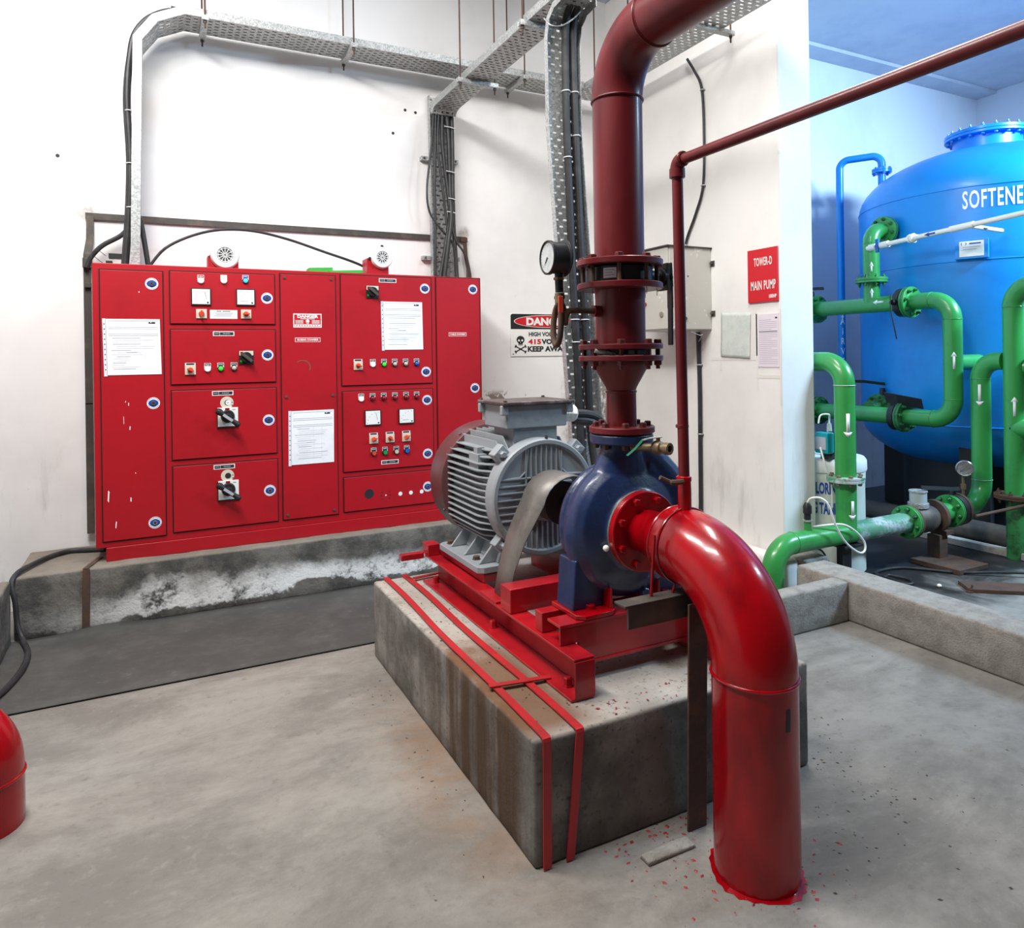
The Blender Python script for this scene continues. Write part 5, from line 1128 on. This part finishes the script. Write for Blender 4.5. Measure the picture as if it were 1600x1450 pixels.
textmesh('SOFTENER', 0.168, 'paintwhite', -0.012, 2.408, bold=0.0030, width=0.392, fn=fc, align='LEFT', space=1.12).build('lettering', tk, 'white painted letters')
a = math.radians(203.4); d = V((math.cos(a), math.sin(a), 0)); t = V((-d.y, d.x, 0)); c = TC+d*(TR+0.03)+V((0, 0, 2.128))
pl_ = MB('tank').obox(c-d*0.01, d*0.022, t*0.096, (0, 0, 0.066)).build('plate_holder', tk, None, 0.003)
mb = MB('white').obox(c+d*0.0125, d*0.002, t*0.070, (0, 0, 0.052))
fp = lambda u, v: c+d*0.0155+t*u+V((0, 0, v))
for q in (-1, 1): mb.use('inkdark').add([fp(-0.044+q*0.013, 0.044), fp(-0.044+q*0.017, 0.036), fp(-0.044+q*0.013, 0.026), fp(-0.044+q*0.009, 0.026), fp(-0.044+q*0.0125, 0.036), fp(-0.044+q*0.009, 0.044)], [(0, 1, 4, 5), (1, 2, 3, 4)])
rect(mb, 'blue', fp, -0.012, 0.054, 0.030, 0.040); rect(mb, 'ink', fp, -0.05, 0.05, 0.012, 0.015); rect(mb, 'ink', fp, -0.05, 0.03, -0.004, -0.001)
mb.build('name_plate', pl_, 'white plate', 0.004)

GR = 0.057
def arrow(root, c, axis, up, r, L, w_=0.013, m='paintwhite'):
    """painted flow arrow hugging a pipe: axis = direction it points, up = outward normal where it sits"""
    a = V(axis).normalized(); u = V(up); u = (u-u.dot(a)*a).normalized(); s_ = a.cross(u); c = V(c); mb = MB(m)
    P = lambda q, v: c+a*v+(u*math.cos(q/r)+s_*math.sin(q/r))*(r+0.0016)
    mb.add([P(q, v) for q in (-w_/2, 0, w_/2) for v in (-L/2, L/2-0.03)], [(0, 2, 3, 1), (2, 4, 5, 3)])
    h = w_*1.35; mb.add([P(-h, L/2-0.032), P(0, L/2-0.032), P(h, L/2-0.032), P(0, L/2)], [(0, 1, 3), (1, 2, 3)])
    return mb.build('flow_arrow', root, 'white painted arrow', solid=0.0008)
def pflange(root, c, axis, m='green', r=0.108, t=0.018, nb=8, pair=True, bm='greendark', name='flange'):
    a = V(axis).normalized(); c = V(c)
    f = MB(m).lathe(c-a*t, a, [(r, 0), (r, t*2 if pair else t)], 36).build(name, root, None, 0.002)
    if pair: MB('gap').lathe(c-a*0.0015, a, [(r+0.0008, 0), (r+0.0008, 0.003)], 36).build('gasket', f, 'dark joint line')
    ring_bolts(f, c+a*t, a, r*0.80, nb, 0.011, 0.014, bm, 0.010, 0.2, t*2)
    return f
CAMD = V((-0.80, -0.60, 0))
MX = 4.70
# manifold loop
g = thing('green_manifold', 'green pipe loop in front of the blue tank with two valves', 'pipe', (MX, 3.0, 0.95))
loop = fillet([(MX, 3.93, 1.785), (MX, 2.865, 1.785), (MX, 2.865, 0.985), (MX, 3.93, 0.985)], 0.135, 12)
MB('green').tube(loop, GR, 28).build('pipe_loop', g)
for p, ax in (((MX, 2.865, 1.652), (0, 0, 1)), ((MX, 2.865, 1.122), (0, 0, 1)), ((MX, 3.0, 1.785), (0, 1, 0)), ((MX, 3.0, 0.985), (0, 1, 0))): MB('green').torus(p, ax, GR, 0.003, 28, 6).build('weld_bead', g)
pflange(g, (MX, 3.93, 1.785), (0, 1, 0)); pflange(g, (MX, 3.93, 0.985), (0, 1, 0), 'greendark')
pflange(g, (MX, 3.155, 1.785), (0, 1, 0)); pflange(g, (MX, 3.21, 0.985), (0, 1, 0), 'greendark')
arrow(g, (MX, 3.36, 1.785), (0, 1, 0), (-0.8, -0.2, 0.2), GR, 0.085); arrow(g, (MX, 2.865, 1.38), (0, 0, 1), CAMD, GR, 0.115)
# riser to the tank nozzle
MB('green').tube(fillet([(MX, 3.45, 1.80), (MX, 3.45, 2.335), (4.88, 3.45, 2.335)], 0.10, 12), GR, 28).build('tank_riser', g)
pflange(g, (MX, 3.45, 1.965), (0, 0, 1)); MB('green').torus((MX, 3.45, 2.235), (0, 0, 1), GR, 0.003, 28, 6).build('weld_bead', g)
arrow(g, (MX, 3.45, 2.06), (0, 0, 1), CAMD, GR, 0.075, 0.010); arrow(g, (MX, 3.45, 1.868), (0, 0, 1), CAMD, GR, 0.07, 0.010)
pflange(g, (4.84, 3.45, 2.335), (1, 0, 0)); MB('tank').cyl((4.85, 3.45, 2.335), (4.95, 3.45, 2.335), 0.057, n=28).build('tank_nozzle', tk)
MB('green').cyl((MX, 2.865, 1.365), (4.99, 2.865, 1.365), 0.052, n=28).build('tank_branch', g)
def bvalve(label, c, ax, lever_from, pts, m='greendark', lw=0.012):
    t = thing('butterfly_valve', label, 'valve', c); c = V(c); a = V(ax).normalized()
    MB('black').lathe(c-a*0.024, a, [(0.085, 0), (0.100, 0.004), (0.100, 0.044), (0.085, 0.048)], 32).build('body', t)
    mb = MB('black'); mb.tube([c, V(lever_from)], [0.03, 0.018], 12); mb.build('neck', t)
    l = MB('black'); p = [V(q) for q in pts]
    for q, r in zip(p[:-1], p[1:]):
        d = (r-q); s_ = d.cross(V((0.6, -0.75, 0.2))).normalized()
        l.obox((q+r)/2, d*0.51, s_*lw, d.normalized().cross(s_)*0.003)
    l.build('lever', t, 'black lever', 0.001); return t
bvalve('black butterfly valve with hanging lever between green flanges on the upper manifold', (MX, 3.205, 1.785), (0, 1, 0), (MX-0.13, 3.205, 1.785), [(MX-0.14, 3.205, 1.83), (MX-0.15, 3.20, 1.74), (MX-0.15, 3.17, 1.60), (MX-0.145, 3.16, 1.53)], lw=0.024)
bvalve('dark valve with flat top plate between green flanges on the lower manifold', (MX, 3.26, 0.985), (0, 1, 0), (MX, 3.25, 1.10), [(MX-0.05, 3.32, 1.118), (MX-0.06, 3.22, 1.108), (MX-0.06, 3.04, 1.085)], lw=0.04)
bvalve('black lever valve at the left end of the upper manifold beside the column', (MX, 3.98, 1.785), (0, 1, 0), (MX, 3.98, 1.93), [(MX, 4.15, 1.955), (MX-0.01, 3.95, 1.95), (MX-0.01, 3.86, 1.945)])
bvalve('black lever valve on the green stub behind the lower manifold', (MX+0.20, 3.52, 1.02), (1, 0, 0), (MX+0.20, 3.52, 1.17), [(MX+0.20, 3.50, 1.20), (MX+0.19, 3.66, 1.215), (MX+0.18, 3.88, 1.215)])
g2 = thing('green_stub', 'short green flanged pipe stub under the lever behind the lower manifold', 'pipe', (MX+0.25, 3.52, 0.96))
MB('greendark').cyl((MX+0.04, 3.52, 1.02), (5.05, 3.52, 1.02), GR, n=28).build('pipe', g2); pflange(g2, (MX+0.155, 3.52, 1.02), (1, 0, 0), 'greendark', 0.105, 0.012)

# inlet line along the kerb with riser at the column
YG, ZG = 2.73, 0.425
gi = thing('green_inlet_line', 'low green pipe line along the kerb with meter and tall riser by the column', 'pipe', (3.5, YG, 0.1))
MB('green').tube(fillet([(2.895, YG+0.12, 0.0), (2.895, YG, ZG), (3.2, YG, ZG)][0:0] or [(2.90, YG, GROUND), (2.90, YG, ZG), (3.52, YG, ZG)], 0.14, 14), GR, 28).build('low_run', gi)
MB('greenworn').cyl((3.52, YG, ZG), (3.985, YG, ZG), GR, n=28).build('corroded_run', gi, 'corroded whitish run')
MB('green').torus((3.045, YG, ZG), (1, 0, 0), GR, 0.003, 28, 6).build('weld_bead', gi)
MB('green').tube(fillet([(3.475, YG, ZG+0.03), (3.475, YG, 1.392), (3.475, YG+0.40, 1.392)], 0.13, 12), GR-0.001, 28).build('riser', gi)
MB('greenworn').torus((3.475, YG, 1.258), (0, 0, 1), GR, 0.003, 28, 6).build('weld_bead', gi)
f_ = MB('greenworn').lathe((3.475, YG, 0.716), (0, 0, 1), [(0.100, 0), (0.100, 0.013), (0.098, 0.015), (0.100, 0.017), (0.100, 0.03)], 36).build('flange', gi, 'scuffed flange pair', 0.002)
ring_bolts(f_, (3.475, YG, 0.746), (0, 0, 1), 0.080, 8, 0.012, 0.012, 'brass', 0, 0.2, 0.03)
arrow(gi, (3.475, YG, 1.035), (0, 0, -1), (-0.62, -0.85, 0), GR, 0.135, 0.018); arrow(gi, (3.475, YG, 0.56), (0, 0, -1), (-0.3, -1, 0), GR, 0.11, 0.016)
arrow(gi, (3.475, YG, ZG), (-1, 0, 0), (0, -0.7, 0.7), GR, 0.07, 0.016); arrow(gi, (3.0, YG, ZG-0.03), (-0.8, 0, -0.55), (-0.4, -0.5, 0.7), GR+0.008, 0.08, 0.018)
f_ = pflange(gi, (4.005, YG, ZG), (1, 0, 0), 'green', 0.098, 0.013)
MB('rust').lathe((4.02, YG, ZG), (1, 0, 0), [(0.098, 0), (0.098, 0.016)], 32).build('rusty_flange', gi, 'rusty mating flange', 0.002)
MB('rust').lathe((4.245, YG, ZG+0.008), (1, 0, 0), [(0.10, 0), (0.10, 0.03)], 32).build('rusty_flange', gi, 'rusty mating flange', 0.002)
MB('green').cyl((4.275, YG, ZG+0.01), (4.42, YG, ZG+0.02), GR, n=28).build('spool', gi)
pflange(gi, (4.415, YG, ZG+0.02), (1, 0, 0), 'green', 0.10, 0.013)
wm = thing('water_meter', 'dark flanged water meter with glass topped register in the low green line', 'water meter', (4.13, YG, 0.35))
MB('darkmetal').lathe((4.036, YG, ZG+0.004), (1, 0, 0), [(0.06, 0), (0.082, 0.06), (0.085, 0.12), (0.082, 0.16), (0.062, 0.21)], 28).build('body', wm)
mb = MB('galv').cyl((4.115, YG, 0.50), (4.115, YG, 0.53), 0.058, n=24); mb.use('glassclear').cyl((4.115, YG, 0.53), (4.115, YG, 0.592), 0.048, n=24); mb.use('galv').cyl((4.115, YG, 0.592), (4.115, YG, 0.604), 0.051, n=24)
mb.build('register', wm, 'glass topped register', 0.002)
t = bvalve('rusty lever valve after the water meter with long handle pointing left', (4.455, YG, ZG+0.022), (1, 0, 0), (4.455, YG, 0.565), [(4.475, 2.70, 0.582), (4.40, 2.70, 0.588), (4.09, 2.69, 0.628)])
MB('rust').lathe((4.485, YG, ZG+0.024), (1, 0, 0), [(0.10, 0), (0.10, 0.022)], 32).build('rear_flange', t, 'rusty flange')
go = thing('green_riser', 'green pipe sweeping up from the valve then turning at its top elbow', 'pipe', (4.74, YG, 0.35))
VX = 4.765
MB('green').tube(fillet([(4.50, YG, ZG+0.025), (VX, YG, ZG+0.025), (VX, YG, 1.375), (VX, 2.585, 1.375)], [0.15, 0.115], 14), GR, 28).build('pipe', go)
for z in (0.61, 1.26): MB('greenworn' if z < 1 else 'green').torus((VX, YG, z), (0, 0, 1), GR, 0.003, 28, 6).build('weld_bead', go)
arrow(go, (VX, YG, 1.155), (0, 0, -1), (-0.9, -0.4, 0), GR, 0.14, 0.016)
gv = thing('green_riser', 'rightmost tall green pipe at the picture edge with upward arrow', 'pipe', (VX, 2.53, 0.5))
MB('green').tube(fillet([(VX, 2.53, 0.52), (VX, 2.53, 1.845), (VX, 2.05, 1.845)], 0.13, 14), GR, 28).build('pipe', gv)
MB('green').cyl((VX, 2.53, 0.96), (VX, 2.05, 0.96), GR, n=28).build('lower_branch', gv)
MB('green').torus((VX, 2.53, 1.71), (0, 0, 1), GR, 0.003, 28, 6).build('weld_bead', gv)
pflange(gv, (VX, 2.53, 0.535), (0, 0, 1), 'rust', 0.115, 0.014, 8, True, 'rust'); arrow(gv, (VX, 2.53, 1.095), (0, 0, 1), (-0.9, -0.5, 0), GR, 0.12, 0.015)
MB('greendark').cyl((VX, 2.53, GROUND), (VX, 2.53, 0.52), GR*0.9, n=24).build('lower_pipe', gv)
gx = thing('green_valve', 'round dark green valve flange at the far right picture edge', 'valve', (VX+0.1, 2.40, 1.2))
f_ = MB('greendark').lathe((VX+0.06, 2.42, 1.335), (0, -1, 0), [(0.115, 0), (0.115, 0.05), (0.07, 0.055), (0.07, 0.12)], 32).build('body', gx, None, 0.002); MB('green').cyl((VX+0.02, 2.52, 1.335), (VX+0.06, 2.42, 1.335), 0.05, n=24).build('stub_pipe', gx, 'green stub'); ring_bolts(f_, (VX+0.06, 2.37, 1.335), (0, -1, 0), 0.09, 8, 0.012, 0.014, 'greendark')

# gauge on the green line
t = thing('pressure_gauge', 'small round white dial gauge standing on the low green line', 'gauge', (4.56, YG, 0.5))
dr = V((-0.82, -0.57, 0)).normalized(); gc = V((4.565, YG-0.01, 0.700)); sd = V((-dr.y, dr.x, 0))
mb = MB('chrome').lathe(gc-dr*0.02, dr, [(0.045, 0), (0.050, 0.004), (0.050, 0.036), (0.046, 0.040), (0.044, 0.034)], 32); mb.build('case', t)
mb = MB('white').lathe(gc+dr*0.011, dr, [(0.0445, 0), (0.0445, 0.003)], 32); fg = lambda u, v: gc+dr*0.0146+sd*u+V((0, 0, v))
for k in range(13):
    a = PI*1.25-k*PI*1.5/12; c, s_ = math.cos(a), math.sin(a)
    mb.use('ink').add([fg(0.032*c-0.001*s_, 0.032*s_+0.001*c), fg(0.039*c-0.001*s_, 0.039*s_+0.001*c), fg(0.039*c+0.001*s_, 0.039*s_-0.001*c), fg(0.032*c+0.001*s_, 0.032*s_-0.001*c)], [(0, 1, 2, 3)])
mb.use('inkdark').add([fg(-0.026, -0.020), fg(-0.024, -0.023), fg(0.022, 0.019)], [(0, 1, 2)]); mb.build('dial', t, 'white dial with black needle')
MB('brass').cyl((4.565, YG, 0.655), (4.565, YG, 0.50), 0.0085, n=10).cyl((4.565, YG, 0.60), (4.565, YG, 0.565), 0.016, n=6).build('stem', t)

# supports, floor pipes
t = thing('pipe_stand', 'rusty steel stand on a plate under the water meter', 'pipe stand', (4.30, YG, 0))
MB('rust').box(4.255, 4.335, YG-0.04, YG+0.04, GROUND+0.02, 0.318).build('post', t, None, 0.004); MB('rust').box(4.12, 4.40, YG-0.24, YG+0.06, GROUND, GROUND+0.03).build('base_plate', t, None, 0.004); MB('rust').box(4.29, 4.37, YG-0.06, YG+0.06, 0.318, 0.345).build('saddle', t, None, 0.003)
t = thing('pipe_stand', 'black angle steel stand under the green riser beside the white drum', 'pipe stand', (3.47, YG, 0))
MB('blackleg').box(3.415, 3.49, YG-0.02, YG+0.02, GROUND, 0.352).build('post', t, None, 0.003); MB('blackleg').box(3.40, 3.55, YG-0.05, YG+0.05, 0.352, 0.367).build('saddle', t, None, 0.002)
tag(MB('rust').tube([(4.30, 2.50, 0.47), (4.75, 2.30, 0.56), (5.2, 2.05, 0.6)], 0.010, 8).build('steel_rod'), 'rusty steel rod sticking out left of the rightmost green pipe', 'rod')
tag(MB('rust').box(4.86, 5.3, 2.15, 2.40, GROUND, 0.50).build('valve_support', None, None, 0.01), 'dark rusty support block behind the rod at far right', 'support block')

# air vent pipe
t = thing('air_vent_pipe', 'slim blue air vent pipe hooking from the tank top down behind it', 'pipe', (5.28, 4.12, 0.0))
A, B = V((5.42, 3.87, 0)), V((5.255, 4.145, 0))
MB('tank').tube(fillet([(A.x, A.y, 2.72), (A.x, A.y, 3.075), (B.x, B.y, 3.075), (B.x, B.y, 0.55)], 0.075, 10), 0.030, 20).build('pipe', t)
f_ = MB('tank').lathe((A.x, A.y, 2.925), (0, 0, 1), [(0.075, 0), (0.075, 0.015), (0.072, 0.017), (0.075, 0.019), (0.075, 0.034)], 28).build('flange', t); ring_bolts(f_, (A.x, A.y, 2.959), (0, 0, 1), 0.06, 6, 0.011, 0.012, 'tank', 0, 0.1, 0.034)
q0 = math.atan2(-0.79, -0.61)
fv = lambda u, v: (B.x+0.0315*math.cos(q0+u/0.0315), B.y+0.0315*math.sin(q0+u/0.0315), v)
mb = MB('paintwhite')
for k, ch_ in enumerate('AIRVENT'): textmesh(ch_, 0.078, 'paintwhite', 0, 1.68-k*0.085, bold=0.001, sx=0.65, fn=fv, mb=mb, align='CENTER')
ar = MB('paintwhite').add([fv(-0.012, 1.75), fv(0, 1.75), fv(0.012, 1.75), fv(0, 1.72)], [(0, 1, 3), (1, 2, 3)]); rect(ar, 'paintwhite', fv, -0.005, 0.005, 1.75, 1.79); ar.build('flow_arrow', t, 'white painted arrow')
mb.build('lettering', t, 'white painted letters')

# white dosing pipes
t = thing('dosing_pipe', 'white plastic pipe crossing in front of the blue tank from the green riser', 'pipe', (4.64, 2.8, 2.15))
W0, W1 = V((4.645, 3.44, 2.195)), V((4.62, 1.9, 2.285))
pt = lambda y: W0.lerp(W1, (W0.y-y)/(W0.y-W1.y))
MB('pvc').tube([(MX, 3.45, 2.195), W0, W1], 0.0165, 16).build('pipe', t)
for y0, y1, r in ((3.42, 3.37, 0.024), (3.335, 3.27, 0.0235), (2.83, 2.68, 0.0215)): MB('pvc').cyl(pt(y0), pt(y1), r, n=16).build('socket', t)
mb = MB('pvc').lathe(pt(3.09), W1-W0, [(0.018, -0.035), (0.028, -0.028), (0.031, -0.015), (0.024, -0.012), (0.033, 0.0), (0.033, 0.012), (0.024, 0.018), (0.018, 0.04)], 16); mb.build('union', t)
c = pt(3.35); MB('bluecap').obox(c+V((-0.02, -0.005, 0.0)), (0.007, 0, 0), (0, 0.012, 0), (0, 0, 0.048)).cyl(c, c+V((-0.03, 0, 0)), 0.012, n=10).build('valve_handle', t, 'blue butterfly handle', 0.002)
arrow(t, pt(2.96), (0, 1, -0.06), (-1, -0.3, 0), 0.0165, 0.075, 0.010, 'blue')
MB('pvc').tube([pt(2.72), V((4.97, 2.70, 2.225))], 0.0145, 14).build('branch', t); arrow(t, (4.80, 2.712, 2.229), (-1, 0, 0), (-0.2, -1, 0), 0.0145, 0.07, 0.010, 'blue')

tag(MB('white').tube(smoothpath([(3.165, YG, 0.625), (3.17, 2.71, 0.655), (3.20, 2.67, 0.66), (3.232, 2.645, 0.62), (3.265, 2.64, 0.53), (3.33, 2.64, 0.433), (3.40, 2.64, 0.372), (3.47, 2.64, 0.335), (3.515, 2.645, 0.345), (3.515, 2.65, 0.39), (3.45, 2.655, 0.455), (3.36, 2.665, 0.50), (3.26, 2.70, 0.50), (3.22, 2.74, 0.488)], 6), 0.0058, 8).build('hose'), 'white hose looping over the low green pipe from the injector', 'hose')
mb = MB('black').lathe((3.165, YG, 0.54), (0, 0, 1), [(0.018, 0), (0.018, 0.03), (0.023, 0.032), (0.023, 0.07), (0.012, 0.09)], 14); mb.use('galv').cyl((3.165, YG, 0.528), (3.165, YG, 0.536), 0.026, n=12); mb.use('green').cyl((3.165, YG, ZG+0.05), (3.165, YG, 0.53), 0.020, n=14)
tag(mb.build('dosing_injector'), 'small black injector fitting standing on the low green pipe by the column', 'injector')
UNIT, DROP = 1.0, 0.0
# things standing on the softener floor
tag(MB('darkmetal').cyl((5.46, 4.9, 0.09), (5.46, 1.2, 0.09), 0.085, n=28).build('floor_pipe'), 'large dark pipe lying on the wet floor beneath the blue tank', 'pipe')
tag(MB('kerb').box(5.28, 5.355, 0.8, 4.9, 0, 0.05).build('floor_kerb', None, None, 0.006), 'thin low cement kerb beside the dark pipe on the softener floor', 'kerb')
tag(MB('rust').obox((4.62, 2.42, 0.012), (0.25, -0.2, 0), (0.05, 0.065, 0), (0, 0, 0.012)).build('steel_scrap', None, None, 0.003), 'flat rusty steel scrap on the floor right of the meter stand', 'steel scrap')
cable('thin black cable in a loose loop on the softener room floor', [(4.02, 3.10, 0.012), (4.09, 3.02, 0.012), (4.13, 2.93, 0.012), (4.10, 2.84, 0.012), (4.15, 2.80, 0.012), (4.215, 2.87, 0.012), (4.17, 2.97, 0.016), (4.10, 2.95, 0.02), (4.17, 3.06, 0.012), (4.36, 3.06, 0.012), (4.48, 2.97, 0.012), (4.62, 2.80, 0.012), (4.85, 2.6, 0.03), (5.2, 2.3, 0.03)], 0.009)
tag(MB('white').sphere((4.26, 2.70, 0.012), 0.014, 10, 6, (1, 1, 0.8)).build('pebble'), 'small pale pebble on the softener floor beside the cable loop', 'pebble')
tag(MB('rust').cyl((4.33, 2.56, 0), (4.34, 2.55, 0.045), 0.006, n=8).cyl((4.33, 2.56, 0), (4.33, 2.56, 0.008), 0.02, n=10).build('anchor_bolt'), 'rusty anchor bolt stub sticking up from the softener floor', 'bolt')
# chlorine drum
DC = V((4.055, 3.315, 0))
t = thing('chlorine_drum', 'white plastic chlorine dosing drum behind the column and green riser', 'drum', DC)
MB('drum').lathe(DC, (0, 0, 1), [(0.205, 0), (0.218, 0.012), (0.218, 0.60), (0.222, 0.61), (0.222, 0.66), (0.218, 0.665)], 40).build('body', t)
MB('white').lathe(DC+V((0, 0, 0.662)), (0, 0, 1), [(0.228, 0), (0.232, 0.008), (0.230, 0.07), (0.215, 0.09), (0.10, 0.10), (0.10, 0.108), (0.001, 0.108)], 40).build('lid', t)
a0 = math.atan2(-0.74, -0.67)
fd = lambda u, v: (DC.x+0.2205*math.cos(a0+u/0.2205), DC.y+0.2205*math.sin(a0+u/0.2205), v)
mb = textmesh('CHLORINE', 0.100, 'blue', -0.073, 0.53, bold=0.003, sx=0.42, fn=fd, align='CENTER'); mb.build('lettering', t, 'dark blue painted letters'); mb = textmesh('DOSING TANK', 0.100, 'blue', -0.122, 0.40, bold=0.003, sx=0.42, fn=fd, align='CENTER'); mb.build('lettering', t, 'dark blue painted letters')
t = thing('dosing_pump', 'teal and grey dosing pump standing on the white drum lid', 'dosing pump', (3.90, 3.20, 0.762))
px_, py_ = 3.885, 3.185
MB('blackleg').box(px_-0.03, px_+0.05, py_-0.03, py_+0.03, 0.755, 0.80).build('bracket', t, None, 0.003)
MB('teal').box(px_-0.06, px_+0.005, py_-0.05, py_+0.05, 0.795, 0.93).build('housing', t, None, 0.008); MB('teal').box(px_+0.015, px_+0.055, py_-0.045, py_+0.045, 0.80, 0.925).build('pump_head', t, None, 0.012)
MB('black').box(px_+0.003, px_+0.017, py_-0.05, py_+0.05, 0.79, 0.935).build('joint', t, None, 0.003)
MB('ink').box(px_-0.065, px_-0.058, py_-0.04, py_+0.04, 0.82, 0.90).build('front_panel', t, 'grey front panel', 0.002)
MB('glassclear').cyl((px_+0.02, py_, 0.93), (px_+0.02, py_, 0.985), 0.018, 0.013, n=12).build('hose_fitting', t)
tag(MB('white').tube(smoothpath([(px_+0.02, py_, 0.985), (px_+0.015, py_-0.005, 1.02), (px_-0.01, py_-0.02, 1.045), (px_-0.06, py_, 1.04), (3.80, 3.18, 0.99)], 5), 0.0055, 8).build('hose'), 'short white hose curling out of the dosing pump top', 'hose')
tag(MB('white').tube(smoothpath([(3.795, 3.165, 0.84), (3.795, 3.14, 0.76), (3.825, 3.135, 0.68), (3.86, 3.135, 0.60), (3.865, 3.14, 0.45)], 5), 0.006, 8).build('hose'), 'white hose hanging from the dosing pump down the front of the drum', 'hose')
cable('thin black wire drooping beneath the green pipe against the drum', [(3.66, 3.10, 0.225), (3.72, 3.10, 0.20), (3.77, 3.09, 0.12), (3.80, 3.08, 0.012)], 0.006, 'cable', None, 5, 'wire')
mb = MB('rust')
for dx in (0.0, ): mb.cyl((5.15+dx, 4.79, 4.43), (5.15+dx, 4.80, 4.45), 0.02, n=8)
mb.tube(smoothpath([(5.15, 4.78, 4.45), (5.16, 4.77, 4.30), (5.24, 4.77, 4.20), (5.20, 4.77, 4.24)], 4), 0.004, 6)
tag(mb.build('ceiling_hook'), 'rusty wire hook hanging from the blue ceiling beam', 'hook')
